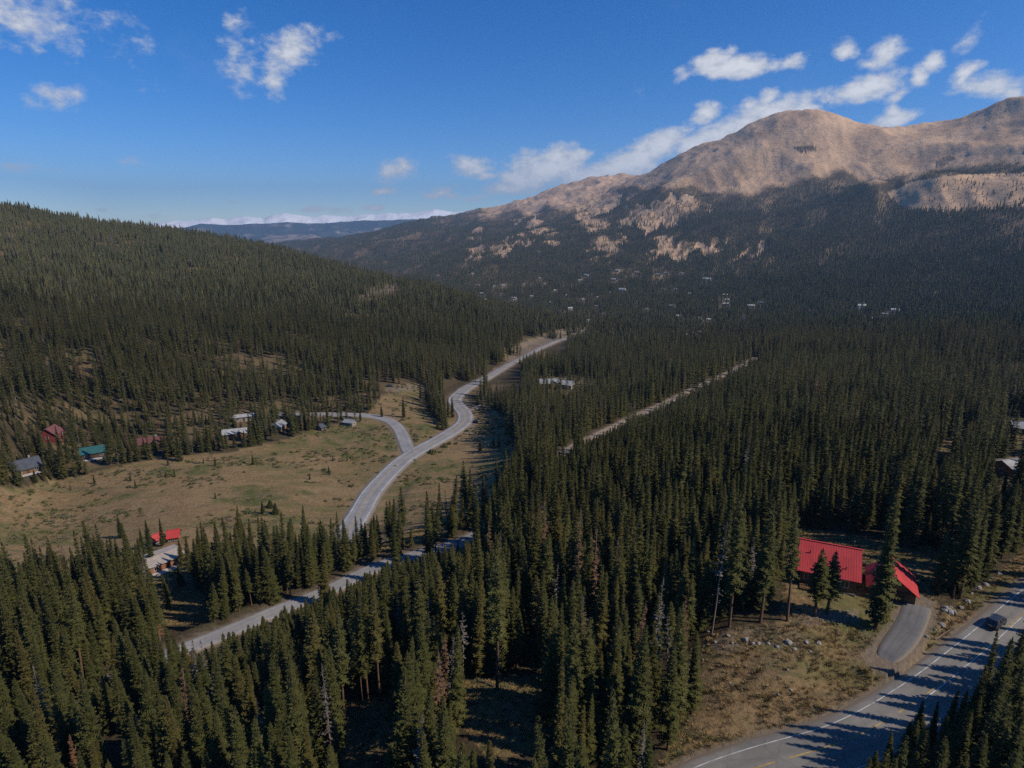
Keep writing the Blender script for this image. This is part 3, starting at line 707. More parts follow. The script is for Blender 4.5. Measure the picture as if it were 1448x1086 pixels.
# ------------------------------------------------------------------ buildings
M['red_metal'] = plain('red_metal_roof', (.50, .050, .048), .6, .14, .35, 0, .3)
M['red_dull'] = plain('dull_red_roof', (.42, .045, .04), .6, .12, .6)
M['log'] = plain('brown_log_wall', (.17, .095, .045), .85, .3, 1.4)
M['log_dark'] = plain('dark_timber', (.075, .045, .028), .85, .3, 1.4)
M['honey'] = plain('honey_timber', (.33, .15, .055), .8, .25, 1.4)
M['rust_wall'] = plain('rust_brown_wall', (.27, .12, .06), .8, .2, .8)
M['barn_red'] = plain('barn_red_wall', (.24, .05, .04), .8, .2, .8)
M['cream'] = plain('cream_wall', (.29, .25, .20), .8, .15, .8)
M['slate'] = plain('dark_slate_roof', (.065, .070, .085), .8, .2, .6)
M['maroon'] = plain('maroon_roof', (.16, .058, .056), .75, .2, .6)
M['teal'] = plain('teal_metal_roof', (.03, .105, .10), .5, .12, .5)
M['pale_roof'] = plain('pale_grey_roof', (.33, .32, .305), .7, .2, .6)
M['grey_roof'] = plain('grey_shingle_roof', (.25, .26, .265), .75, .16, .6)
M['tan_roof'] = plain('sandy_gravel_roof', (.37, .31, .26), .9, .15, .8)
M['pale_slab'] = plain('pale_concrete', (.46, .43, .40), .85, .15, .8)
M['glass'] = glass('window_glass'); M['trim'] = plain('white_trim', (.62, .60, .56), .6, .08)
M['iron'] = plain('black_iron', (.03, .03, .032), .5, .1)
def gable_walls(w, d, h, rise):
    """closed shell with gable ends at +-x"""
    mb = MB(); a, b = w / 2, d / 2
    v = [(-a, -b, -.9), (a, -b, -.9), (a, b, -.9), (-a, b, -.9), (-a, -b, h), (a, -b, h), (a, b, h), (-a, b, h), (-a, 0, h + rise), (a, 0, h + rise)]
    mb.add(v, [(0, 1, 5, 4), (2, 3, 7, 6), (1, 2, 6, 9, 5), (3, 0, 4, 8, 7), (3, 2, 1, 0)]); return mb
def gable_roof(w, d, h, pitch, over=.55, th=.18, seam=None, ridge=True):
    """two sloping slabs meeting at the ridge, with standing seams where asked"""
    mb = MB(); t = math.tan(pitch); L = w / 2 + over; b = d / 2 + over; z0 = h + d / 2 * t
    for s in (-1, 1):
        v = [(-L, 0, z0), (L, 0, z0), (L, s * b, z0 - b * t), (-L, s * b, z0 - b * t)]
        v += [(x, y, z + th) for x, y, z in v]
        mb.add(v, [(0, 1, 2, 3), (7, 6, 5, 4), (0, 4, 5, 1), (1, 5, 6, 2), (2, 6, 7, 3), (3, 7, 4, 0)])
        if seam:
            n = int(2 * L / seam)
            for i in range(n + 1):
                x = -L + .03 + (2 * L - .06) * i / n
                v = [(x - .025, s * .03, z0 + th - .03 * t - .02), (x + .025, s * .03, z0 + th - .03 * t - .02), (x + .025, s * b, z0 + th - b * t - .02), (x - .025, s * b, z0 + th - b * t - .02)]
                v += [(x_, y_, z_ + .045) for x_, y_, z_ in v]
                mb.add(v, [(4, 5, 6, 7), (0, 1, 5, 4), (1, 2, 6, 5), (2, 3, 7, 6), (3, 0, 4, 7)])
    if ridge: mb.box((0, 0, z0 + th + .01), (2 * L + .04, .34, .10))
    return mb, z0 + th
def window(parent, c, wd, ht, side, frame='trim'):
    """side: unit normal in the xy plane"""
    nx, ny = side; rz = math.atan2(nx, -ny)
    def bx(mb, off, u, z, du, dz, dep): mb.box((c[0] + nx * off + math.cos(rz) * u, c[1] + ny * off + math.sin(rz) * u, c[2] + z), (du, dep, dz), 0, rz)
    g = MB(); bx(g, .02, 0, 0, wd, ht, .06); w = g.build('window', M['glass'], parent)
    f = MB()
    for u in (-wd / 2 - .04, wd / 2 + .04): bx(f, .045, u, 0, .09, ht + .18, .11)
    for z in (-ht / 2 - .04, ht / 2 + .04): bx(f, .045, 0, z, wd - .012, .09, .105)
    bx(f, .05, 0, 0, .05, ht - .012, .09)
    f.build('frame', M[frame], w); return w
def door(parent, c, wd, ht, side, mat='log_dark'):
    nx, ny = side; rz = math.atan2(nx, -ny); g = MB()
    g.box((c[0] + nx * .03, c[1] + ny * .03, c[2] + ht / 2), (wd, .07, ht), 0, rz)
    for i in range(3): g.box((c[0] + nx * .07, c[1] + ny * .07, c[2] + ht * (.2 + .3 * i)), (wd * .8, .03, ht * .2), 0, rz)
    dd = g.build('door', M[mat], parent); k = MB(); q = (c[0] + nx * .09 + math.cos(rz) * wd * .38, c[1] + ny * .09 + math.sin(rz) * wd * .38, c[2] + ht * .48)
    k.tube(q, (q[0] + nx * .08, q[1] + ny * .08, q[2]), .035); k.build('handle', M['iron'], dd); return dd

# --- the big red-roofed cabin above the road
rz_c = cab.z + 7.2
pl, pr = on_plane(1132, 761, rz_c), on_plane(1218.5, 777, rz_c)
mid = (pl + pr) / 2; ang = math.atan2(pr.y - pl.y, pr.x - pl.x); Lr = (pr - pl).length
CW, CD, CH, CPI = Lr - 1.1, 8.6, 3.3, R(40)
CH = 7.2 - CD / 2 * math.tan(CPI) - .18
cabin = tag(empty('log_cabin', (mid.x, mid.y, cab.z), ang), 'large log cabin with a ribbed bright red metal roof and a front deck', 'cabin')
gable_walls(CW, CD, CH, CD / 2 * math.tan(CPI)).build('wall', M['log'], cabin)
rf, ztop = gable_roof(CW, CD, CH, CPI, .7, .14, .42); roof = rf.build('roof', M['red_metal'], cabin)
ch = MB(); ch.tube((CW * .42, .9, ztop - 1.4), (CW * .42, .9, ztop + 1.0), .16, n=10); ch.tube((CW * .42, .9, ztop + 1.0), (CW * .42, .9, ztop + 1.18), .24, .10, n=10); ch.build('chimney', M['iron'], roof)
v1 = MB(); v1.tube((-CW * .36, -2.0, ztop - 2.2), (-CW * .36, -2.0, ztop - 1.1), .09, n=8); v1.build('vent_pipe', M['iron'], roof)
v2 = MB(); v2.tube((CW * .30, -3.4, ztop - 3.4), (CW * .30, -3.4, ztop - 2.3), .08, n=8); v2.build('vent_pipe', M['iron'], roof)
st = MB(); rs = random.Random(3)
for i in range(46):
    x = -CW / 2 + .3 + (i % 23) * (CW - .6) / 22; z = -.75 + (i // 23) * .55
    st.box((x, -CD / 2 - .08, z), (CW / 23 * rs.uniform(.8, 1.0), .22 + rs.uniform(0, .07), .5), 0)
st.build('stone_base', M['stone'], cabin)
for x in (-CW * .36, -CW * .16, CW * .08, CW * .30): window(cabin, (x, -CD / 2, 1.75), 1.3, 1.25, (0, -1))
door(cabin, (CW * .19, -CD / 2, .35), .95, 2.05, (0, -1))
window(cabin, (CW / 2, -1.6, 1.8), 1.1, 1.1, (1, 0)); window(cabin, (CW / 2, 1.4, 1.8), 1.1, 1.1, (1, 0)); window(cabin, (CW / 2, 0, CH + 1.1), 1.0, 1.0, (1, 0))
window(cabin, (-CW / 2, -1.5, 1.8), 1.1, 1.1, (-1, 0)); window(cabin, (-CW / 2, 1.5, 1.8), 1.1, 1.1, (-1, 0))
dk = MB(); y0 = -CD / 2 - 2.3
for i in range(16): dk.box((-CW * .22, -CD / 2 - .30 - i * .135, .25), (CW * .56, .125, .06))
for x in (-CW * .49, -CW * .22, CW * .05): dk.box((x, y0 + .1, -.45), (.16, .16, 1.34))
deck = dk.build('deck', M['log'], cabin)
rl = MB(); rl.box((-CW * .22, y0, 1.18), (CW * .58, .11, .08)); rl.box((-CW * .22, y0, .45), (CW * .58, .06, .07))
for i in range(20): rl.box((-CW * .50 + i * CW * .56 / 19, y0 + .004, .78), (.06, .05, .78))
rl.build('railing', M['honey'], deck)

# --- garage with the same red roof
gp = hit(1276, 862)
ga_f, ga_b = on_plane(1266, 815.6, gp.z + 5.2), on_plane(1262, 787, gp.z + 5.2)
gang = math.atan2(ga_b.y - ga_f.y, ga_b.x - ga_f.x) ; GL = min(9.5, (ga_b - ga_f).length); gm = ga_f + (ga_b - ga_f).normalized() * (GL / 2)
GW, GD, GPI = GL - .9, 7.4, R(37); GH = 5.2 - GD / 2 * math.tan(GPI) - .16
garage = tag(empty('garage', (gm.x, gm.y, gp.z), gang), 'small timber garage with a red gable roof at the top of the driveway', 'garage')
gable_walls(GW, GD, GH, GD / 2 * math.tan(GPI)).build('wall', M['log'], garage)
rf, gz = gable_roof(GW, GD, GH, GPI, .55, .13, .42); groof = rf.build('roof', M['red_metal'], garage)
sk = MB(); sl = math.tan(GPI); sk.box((0, 0, 0), (1.5, 1.1, .16), 0, 0, Matrix.Translation((-GW * .18, 1.3, gz - 1.3 * sl + .05)) @ Matrix.Rotation(-GPI, 4, 'X')); sk.build('skylight', M['glass'], groof)
door(garage, (-GW / 2, -.6, 0), 2.9, 2.3, (-1, 0)); door(garage, (-GW / 2, 2.3, 0), .95, 2.0, (-1, 0), 'honey'); window(garage, (-GW / 2, 0, GH + 1.0), .8, .8, (-1, 0), 'log_dark')
window(garage, (0, -GD / 2, 1.6), 1.1, .9, (0, -1), 'log_dark')
bn = MB(); bn.box((-GW / 2 - .02, 0, GH - .12), (.12, GD + .1, .22)); bn.build('tie_beam', M['log_dark'], garage)

# --- other houses
def house(h, name='house', parts=True):
    p = h['pos']; rz = facing(p) + R(h['turn']); w, d, hh, pt = h['w'], h['d'], h['h'], R(h['pitch'])
    e = empty(name, (p.x, p.y, p.z), rz); rise = d / 2 * math.tan(pt)
    wall_m, roof_m = h.get('wall', 'log'), h.get('roof', 'grey_roof')
    gable_walls(w, d, hh, rise).build('wall', M[wall_m], e)
    rf, zt = gable_roof(w, d, hh, pt, h.get('over', .6), .18, h.get('seam')); r = rf.build('roof', M[roof_m], e)
    if h.get('chimney'):
        c = MB(); c.box((w * .22, d * .12, zt - .2), (.7, .7, 1.9)); c.box((w * .22, d * .12, zt + .79), (.86, .86, .12)); c.build('chimney', M['stone'], r)
    for x in (-w * .3, 0, w * .3):
        if x == 0: door(e, (x, -d / 2, .1), 1.0, 2.05, (0, -1))
        else: window(e, (x, -d / 2, hh * .55), 1.3, 1.2, (0, -1))
    for s in (-1, 1): window(e, (s * w / 2, 0, hh * .55), 1.2, 1.2, (s, 0))
    return e
SPEC = {
 'slate': ('log', 'slate', 'dark slate roofed log house at the meadow edge'), 'barn': ('barn_red', 'maroon', 'barn red house with steep roof and side deck among tall trees'),
 'teal': ('log_dark', 'teal', 'house with a teal green metal roof and pale terrace'), 'maroon': ('log_dark', 'maroon', 'low maroon roofed house behind small spruces'),
 'pale': ('log', 'pale_roof', 'long house with a pale grey roof beside spruces'), 'porch': ('log', 'grey_roof', 'grey roofed chalet with a front porch by the side road'),
 'shed': ('cream', 'pale_roof', 'low white shed behind the pale roofed house'), 'hut': ('log_dark', 'slate', 'tiny dark hut under trees below the side road'),
 'hut2': ('cream', 'grey_roof', 'small pale hut with grey roof below the side road'), 'red_a': ('log_dark', 'red_dull', 'small red roofed house at the meadow corner'),
 'red_b': ('log_dark', 'red_dull', 'narrow red roofed outbuilding half hidden by spruces'), 'flat': ('rust_wall', 'tan_roof', 'long brown building with a sandy low roof and pale terrace'),
 'edge': ('rust_wall', 'pale_roof', 'brown house with pale sloping roof at the right edge'), 'edge2': ('log_dark', 'grey_roof', 'grey roofed house standing behind the brown house'),
 'lodge': ('log', 'grey_roof', 'wide grey roofed lodge in a clearing beyond the highway'), 'lodge2': ('cream', 'pale_roof', 'pale roofed annex beside the grey lodge'),
}
for h in HOUSES:
    wm, rm, lab = SPEC[h['k']]; h['wall'], h['roof'] = wm, rm
    if h['k'] in ('teal', 'red_a', 'red_b'): h['seam'] = .6
    if h['k'] in ('slate', 'lodge', 'porch', 'maroon'): h['chimney'] = True
    e = house(h, 'shed' if h['k'] in ('shed', 'hut', 'hut2', 'red_b') else 'house')
    tag(e, lab, 'shed' if h['k'] in ('shed', 'hut', 'hut2', 'red_b') else 'house')
    w, d = h['w'], h['d']
    if h['k'] in ('teal', 'flat', 'slate', 'barn', 'porch', 'lodge'):   # terrace or porch along the front
        t = MB(); t.box((0, -d / 2 - 1.35, .12), (w * .9, 2.5, .22)); t.build('terrace', M['pale_slab' if h['k'] in ('teal', 'flat', 'slate') else 'log'], e)
    if h['k'] in ('porch', 'barn'):
        t = MB()
        for x in np.linspace(-w * .42, w * .42, 6): t.box((x, -d / 2 - 2.45, .75), (.12, .12, 1.1))
        t.box((0, -d / 2 - 2.45, 1.27), (w * .88, .1, .1)); t.build('railing', M['log_dark'], e)
    if h['k'] in ('pale', 'maroon', 'lodge'):                          # cross gable
        rf, _ = gable_roof(d * .8, w * .42, h['h'], R(h['pitch']), .4, .16, None); me = rf.mesh('cross_roof'); o = link('cross_roof', me, M[h['roof']], e); o.rotation_euler = (0, 0, R(90)); o.location = (w * .22, -d * .22, .06)
        wb = gable_walls(d * .8, w * .42, h['h'], w * .21 * math.tan(R(h['pitch']))); o = link('wing', wb.mesh('wing'), M[h['wall']], e); o.rotation_euler = (0, 0, R(90)); o.location = (w * .22, -d * .22, .01)

# --- the far town: small gabled houses, copied
tw = []
for i, (wm, rm) in enumerate([('cream', 'pale_roof'), ('honey', 'pale_roof'), ('cream', 'grey_roof'), ('trim', 'pale_roof'), ('rust_wall', 'pale_roof')]):
    rise = 4 * math.tan(R(24)); mb = gable_walls(12, 8, 4.2, rise); rf, _ = gable_roof(12, 8, 4.2, R(24), .6, .2)
    tw.append((mb.mesh('wall'), rf.mesh('roof'))); tw[-1][0].materials.append(M[wm]); tw[-1][1].materials.append(M[rm])
def town_label(px, py): return None
TOWN_OBJS = []
for p, w_, i in town:
    k = random.choice([0, 0, 1, 2, 3, 3, 4]); e = empty('distant_house', p, facing(p) + random.uniform(-.5, .5)); s = w_ / 12; e.scale = (s, s * random.uniform(.7, 1), min(s, 1.5) * random.uniform(.9, 1.3))
    for nm, m_ in (('wall', tw[k][0]), ('roof', tw[k][1])):
        o = bpy.data.objects.new(nm, m_); COL.objects.link(o); o.parent = e
    TOWN_OBJS.append((e, i, k))

# --- the dark SUV on the near road
M['car_paint'] = plain('dark_car_paint', (.030, .034, .040), .28, .1, 1, 0, .6); M['tyre'] = plain('tyre_rubber', (.02, .02, .02), .9, .1); M['rim'] = plain('alloy_rim', (.35, .35, .36), .35, .1, 2, .8)
M['tail'] = plain('tail_lamp_red', (.12, .012, .01), .25, .1); M['lamp'] = plain('head_lamp_clear', (.6, .6, .6), .2, .05); M['plate'] = plain('number_plate', (.55, .55, .52), .5, .05)
def make_suv():
    e = empty('parked_car', (0, 0, 0))
    prof = [(-2.32, .42, .86, .42), (-2.30, .95, .90, .36), (-2.18, 1.08, .88, .34), (-1.85, 1.62, .66, .3), (-1.5, 1.74, .66, .28), (.35, 1.72, .67, .28), (.75, 1.60, .68, .28), (1.35, 1.08, .84, .30), (2.15, .93, .82, .34), (2.34, .70, .80, .40)]
    st = []                                                            # lower body stations: x, half width, z bottom, z belt
    body = MB()
    xs = [-2.34, -2.25, -1.9, -1.0, 0, 1.0, 1.7, 2.15, 2.36]; hwid = [.78, .88, .93, .95, .95, .95, .92, .86, .74]; belt = [.88, 1.02, 1.08, 1.08, 1.07, 1.06, 1.02, .92, .76]
    V = []; Fq = []
    for x, h, b in zip(xs, hwid, belt): V += [(x, -h * .94, .32), (x, -h, .62), (x, -h * .97, b), (x, -h * .6, b + .03), (x, h * .6, b + .03), (x, h * .97, b), (x, h, .62), (x, h * .94, .32)]
    n = 8
    for i in range(len(xs) - 1):
        for j in range(n): Fq.append((i * n + j, i * n + (j + 1) % n, (i + 1) * n + (j + 1) % n, (i + 1) * n + j))
    Fq += [tuple(range(n)), tuple(range((len(xs) - 1) * n + n - 1, (len(xs) - 1) * n - 1, -1))]
    body.add(V, Fq); bo = body.build('body', M['car_paint'], e, True)
    bv = bo.modifiers.new('bevel', 'BEVEL'); bv.width = .05; bv.segments = 2; bv.limit_method = 'ANGLE'; bv.angle_limit = R(40)
    gh = MB(); V = []                                                  # glasshouse
    cab_ = [(-2.12, .84, 1.06), (-1.78, .70, 1.60), (.55, .70, 1.62), (1.32, .82, 1.06)]
    V = [(cab_[0][0], -.84, 1.05), (cab_[3][0], -.84, 1.05), (cab_[3][0], .84, 1.05), (cab_[0][0], .84, 1.05), (cab_[1][0], -.70, 1.62), (cab_[2][0], -.70, 1.62), (cab_[2][0], .70, 1.62), (cab_[1][0], .70, 1.62)]
    gh.add(V, [(0, 1, 5, 4), (1, 2, 6, 5), (2, 3, 7, 6), (3, 0, 4, 7), (4, 5, 6, 7)]); gh.build('window', M['glass'], e)
    rf = MB(); rf.box((-.62, 0, 1.655), (2.42, 1.44, .09))
    for s in (-1, 1):
        for x0, x1 in ((-2.14, -1.80), (-.75, -.72), (.30, .27), (1.34, .57)): rf.tube((x0, s * .85, 1.05), (x1, s * .71, 1.64), .05, n=6)
    ro = rf.build('roof', M['car_paint'], e)
    rk = MB()
    for s in (-1, 1): rk.box((-.6, s * .62, 1.76), (2.0, .05, .05)); [rk.box((x, s * .62, 1.725), (.08, .05, .06)) for x in (-1.5, .3)]
    rk.build('roof_rail', M['rim'], ro)
    for sx in (-1.42, 1.42):
        for s in (-1, 1):
            w = MB(); w.tube((sx, s * .72, .36), (sx, s * .97, .36), .36, n=20); wh = w.build('wheel', M['tyre'], e)
            q = MB(); q.tube((sx, s * .972, .36), (sx, s * .985, .36), .22, n=14); q.build('rim', M['rim'], wh)
    for s in (-1, 1):
        t = MB(); t.box((-2.30, s * .80, .94), (.09, .13, .26)); t.build('tail_light', M['tail'], e)
        t = MB(); t.box((2.30, s * .62, .74), (.12, .32, .13)); t.build('headlight', M['lamp'], e)
        t = MB(); t.box((.95, s * 1.02, 1.12), (.14, .2, .13)); t.build('mirror', M['car_paint'], e)
    t = MB(); t.box((-2.365, 0, .78), (.03, .5, .14)); t.build('number_plate', M['plate'], e)
    t = MB(); t.box((-2.37, 0, .50), (.14, 1.6, .2)); t.build('bumper', M['iron'], e)
    return e
car = make_suv(); car.name = 'car'
tag(car, 'dark grey estate car with roof rails driving along the road', 'car')
k = int(np.argmin(np.hypot(*(Qn[:, :2] - np.array(hit(1402, 884))[:2]).T))); dv = Qn[k + 3] - Qn[k - 3]; dv = dv / np.linalg.norm(dv)
cp_ = Qn[k, :2] + np.array([dv[1], -dv[0]]) * -1.9
car.location = (cp_[0], cp_[1], Qn[k, 2] + .065); car.rotation_euler = (0, 0, math.atan2(dv[1], dv[0]))
def car_copy(px, py, rz, label, mat=None, on=None):
    p = hit(px, py); c = car.copy(); COL.objects.link(c); c.location = (p.x, p.y, p.z + .03); c.rotation_euler = (0, 0, rz); c['label'] = label
    for ch in list(car.children):
        q = ch.copy(); COL.objects.link(q); q.parent = c
        for g in ch.children: g2 = g.copy(); COL.objects.link(g2); g2.parent = q
    return c
car_copy(551, 547, .2, 'dark car parked on the pale gravel lot by the forest')
car_copy(673, 597, 1.9, 'dark car parked in the pull-out beside the highway bend')

# ------------------------------------------------------------------ tree positions
runmax = np.maximum.accumulate(np.arctan2(GZ - ZC, gr), axis=0)      # sight-line horizon from the viewpoint
pts = []
for r0, r1, sp, th in ((22, 420, 3.3, 1.10), (420, 1000, 3.95, .86), (1000, 2000, 6.0, .80), (2000, 3300, 8.2, .78), (3300, 9000, 12.5, .76)):
    xm = r1 * math.sin(min(th, 1.57)); nx, ny = int(2 * xm / sp) + 1, int(r1 / sp) + 1
    gx, gy = np.meshgrid(np.arange(nx) * sp - xm, np.arange(ny) * sp * 1.0)
    gx = gx.ravel() + rng.uniform(-.48, .48, gx.size) * sp; gy = gy.ravel() + rng.uniform(-.48, .48, gy.size) * sp
    r = np.hypot(gx, gy); a = np.arctan2(gx, gy)
    m = (r >= r0) & (r < r1) & (np.abs(a) < th)
    pts.append(np.stack([gx[m], gy[m], np.full(m.sum(), sp)], 1))
T_ = np.concatenate(pts); x, y, sp = T_.T; z = ground(x, y); r = np.hypot(x, y)
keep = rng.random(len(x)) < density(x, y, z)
hor = grid_bilin(runmax, x, y)
keep &= (np.arctan2(z + 17 - ZC, r) > hor - .0004) | (r < 300)
px, py, dd = project(x, y, z)
keep &= ~((r > 300) & ((px < -60) | (px > 1510)))
x, y, z, r, sp, px, py = (q[keep] for q in (x, y, z, r, sp, px, py))
rd, _ = dist_roads(x, y)
keep = rd > np.where(r < 160, 2.2, 1.2)
for X, Y, rad in PADS: keep &= np.hypot(x - X, y - Y) > rad
x, y, z, r, sp, px, py = (q[keep] for q in (x, y, z, r, sp, px, py))
N = len(x)
hs = np.clip(rng.normal(.90, .25, N), .36, 1.42) * np.where(r < 420, np.where(px < 700, .90, .93), np.where(r < 1000, .86, np.where(r < 3300, .80, 1.0)))
hs *= np.interp(fbm(x / 55, y / 55, 3, 301), [.3, .7], [.78, 1.18])
sc_ = inpoly(px, py, SCATTER) & (r < 800); hs = np.where(sc_, hs * rng.uniform(.35, 1.0, N), hs)
hi_ = (r > 2000); hs = np.where(hi_, hs * np.clip((np.interp(px, _tx, _ty) - py) / -40 + .55, .45, 1), hs)
cr_ = (px > 1200) & (py > 900) & (r < 150); hs = np.where(cr_, hs * np.where(px > 1340, .85, .6), hs)
ws = hs ** .5 * np.where(r < 420, np.where(px < 700, 1.04, 1.0), 1) * rng.uniform(.82, 1.18, N) * np.where(r > 3300, 1.5, np.where(r > 2000, 1.25, np.where(r > 1000, 1.12, 1.0)))
rj = r * rng.uniform(.75, 1.3, N)
kind = np.where(r < 260, rng.choice(7, N, p=[.2, .2, .16, .2, .1, .08, .06]), np.where(rj < 900, 7 + rng.integers(0, 5, N), 12 + rng.integers(0, 4, N)))
kind = np.where((r < 260) & sc_, 6, kind)
deadm = (rng.random(N) < np.where(r < 3500, np.where(r < 300, .018, .036) + .06 * (fbm(x / 50, y / 50, 2, 404) > .62), 0)); kind = np.where(deadm, np.where(rj < 900, 16 + rng.integers(0, 2, N), 18), kind)
odd = rng.random(N); kind = np.where((kind >= 7) & (kind < 12) & (odd < .10), 19, kind); kind = np.where((kind >= 7) & (kind < 12) & (odd > .90), 20, kind)
# hand-placed trees: (base px, base py, top py, crown kind)
def by_base(bx, by, ty, k, w=1.0):
    p = hit(bx, by); rr = p.xy.length
    a, b, c = ray(bx, ty); top = ZC + rr * float(c) / math.hypot(float(a), float(b)); return (p.x, p.y, p.z, max(3, top - p.z) / 20, w, k)
def by_top(tx, ty, h, k, w=1.0):
    p = hit(tx, ty, h); return (p.x, p.y, p.z, h / 20, w, k)
HAND = [by_base(1113,878,708,5,.9), by_base(1075,880,700,4,1), by_base(1031,886,690,4,1), by_base(1238,887,690,3,1.25), by_base(1152,871,772,4,1.6), by_base(1169,868,775,4,1.5),
        by_base(1347,846,708,2,1), by_base(1357,847,700,4,1), by_base(1325,838,742,0,.9), by_base(1371,838,712,1,1), by_base(1392,806,690,0,1), by_base(1416,790,672,1,1), by_base(1440,770,660,0,1),
        by_base(703,975,757,5,1), by_base(488,1030,850,5,.85), by_base(512,993,838,5,.8), by_base(521,994,842,4,.8), by_base(538,992,826,5,.8), by_base(820,1030,850,5,.9), by_base(944,1060,905,1,1), by_base(900,1075,880,0,1),
        by_top(1414,893,17,3,.75), by_top(1352,974,9,3,.9), by_top(1302,988,9,1,.9), by_top(1262,1034,8,3,.9), by_top(1287,1018,8,0,.9), by_top(1328,990,8,3,.8), by_top(1368,975,11,0,.9), by_top(1444,915,17,0,1), by_top(1390,985,13,6,.9),
        by_top(1345,1010,13,0,.9), by_top(1375,1005,14,1,.9), by_top(1425,960,16,6,1), by_top(1448,930,18,1,1), by_top(1245,1058,10,6,.9), by_top(1310,1030,13,0,1), by_top(1405,1010,15,0,1), by_top(1340,1050,14,1,1), by_top(1432,985,18,2,1), by_top(1432,900,20,0,1), by_top(1447,882,21,1,1), by_top(1398,940,17,3,1), by_top(1382,968,14,0,1), by_top(1412,968,17,1,1), by_top(1446,1010,17,0,1.1), by_top(1420,1030,15,2,1.1), by_top(1395,1040,15,6,1), by_top(1368,1062,13,0,1), by_top(1300,1062,11,3,1), by_top(1436,1060,16,6,1), by_top(1272,1070,10,0,1),
        # scattered trees around the meadow houses
        by_base(157,658,598,1,1.2), by_base(255,652,613,0,1.2), by_base(295,638,600,6,1), by_base(320,634,612,6,1), by_base(332,633,616,6,1), by_base(346,632,608,6,1), by_base(363,625,578,3,1), by_base(356,626,580,0,1),
        by_base(420,612,582,0,1), by_base(432,607,580,6,1), by_base(464,606,566,3,1.1), by_base(510,596,578,1,1), by_base(88,650,600,0,1), by_base(97,655,610,3,1), by_base(108,640,596,1,1), by_base(76,655,612,0,1),
        by_base(9,684,640,0,1), by_base(22,684,660,6,1), by_base(30,680,664,6,1), by_base(50,682,664,6,1), by_base(62,680,658,3,1), by_base(72,679,658,3,1), by_base(240,636,606,3,1), by_base(205,640,618,6,1), by_base(222,642,624,6,1),
        by_base(280,628,606,0,1), by_base(193,636,612,0,1), by_base(382,718,706,6,1.2), by_base(372,727,708,3,1.2), by_base(390,727,710,6,1.2), by_base(571,590,560,0,1), by_base(607,583,552,0,1), by_base(619,606,594,6,1), by_base(626,608,598,6,1),
        by_base(679,638,620,6,1), by_base(698,632,616,3,1), by_base(705,632,613,0,1), by_base(620,590,556,0,1), by_base(634,592,562,1,1), by_base(640,590,560,0,1), by_base(628,586,550,3,1), by_base(595,566,540,1,1), by_base(540,590,572,0,1),
        by_base(172,760,728,0,1.1), by_base(212,775,733,0,1), by_base(230,772,731,3,1), by_base(203,785,745,0,1), by_base(215,800,752,1,1), by_base(258,800,760,0,1), by_base(268,805,755,1,1), by_base(256,828,795,6,1), by_base(238,860,810,0,1)]
rc = random.Random(11)
for _ in range(24):
    tx_ = rc.uniform(1240, 1460); lo_y = np.interp(tx_, [1240, 1300, 1350, 1400, 1460], [1066, 1010, 992, 950, 905])
    HAND.append(by_top(tx_, rc.uniform(lo_y, 1095), rc.uniform(9, 15), rc.choice([0, 1, 3, 3, 2, 6]), rc.uniform(.8, 1.05)))
HAND_DEAD = [by_base(1006,898,735,3), by_base(919,985,810,1), by_base(944,960,870,3), by_base(472,1090,940,1), by_base(201,1100,1000,0), by_base(222,1075,990,0), by_base(112,1120,1030,0), by_base(113,870,812,2), by_base(284,1010,900,3), by_base(298,1015,905,1),
             by_base(210,980,925,1), by_base(118,1060,985,3), by_base(380,1085,985,1), by_base(560,1130,1050,0), by_base(640,1000,890,1), by_base(905,1110,1020,1), by_base(300,652,640,3), by_base(655,960,860,3), by_base(1085,760,690,0), by_base(1140,700,640,2)]
HAND = np.array(HAND)
# nothing else may grow into a hand-placed tree
for hx, hy in np.concatenate([HAND[:, :2], np.array(HAND_DEAD)[:, :2]]):
    keep_ = np.hypot(x - hx, y - hy) > 1.7
    x, y, z, r, sp, px, py, hs, ws, kind = (q[keep_] for q in (x, y, z, r, sp, px, py, hs, ws, kind))
# gaps in the wood: lower growth and felled strips along roads and in front of houses
tpx, tpy, tdd = project(x, y, z + 20 * hs)
pr = F / np.maximum(tdd, 1) * 1.5 * ws
gap = np.zeros(len(x), bool)
low = np.ones(len(x)); jit = rng.uniform(-1, 1, len(x)); coin = rng.random(len(x))
def lower(x0, y0, x1, y1, rmax, j=9):
    """young growth beside the road: trees here stop at its lower edge"""
    m = (r < rmax - 4) & (tpx + pr > x0) & (tpx - pr < x1) & (tpy < y1) & (py > y0)
    f = (py - (y1 + jit * j)) / np.maximum(py - tpy, 1)
    k = m & (f > .42); low[k] = np.minimum(low[k], f[k])
    k = m & (f <= .42); gap[k & (coin < (.95 if j > 8 else .82 if j > 5 else .5))] = True
def gaps(x0, y0, x1, y1, rmax, prob=1.0):
    m = (r < rmax - 4) & (tpx + pr > x0) & (tpx - pr < x1) & (tpy < y1) & (py > y0)
    gap[m & (rng.random(len(x)) < prob)] = True
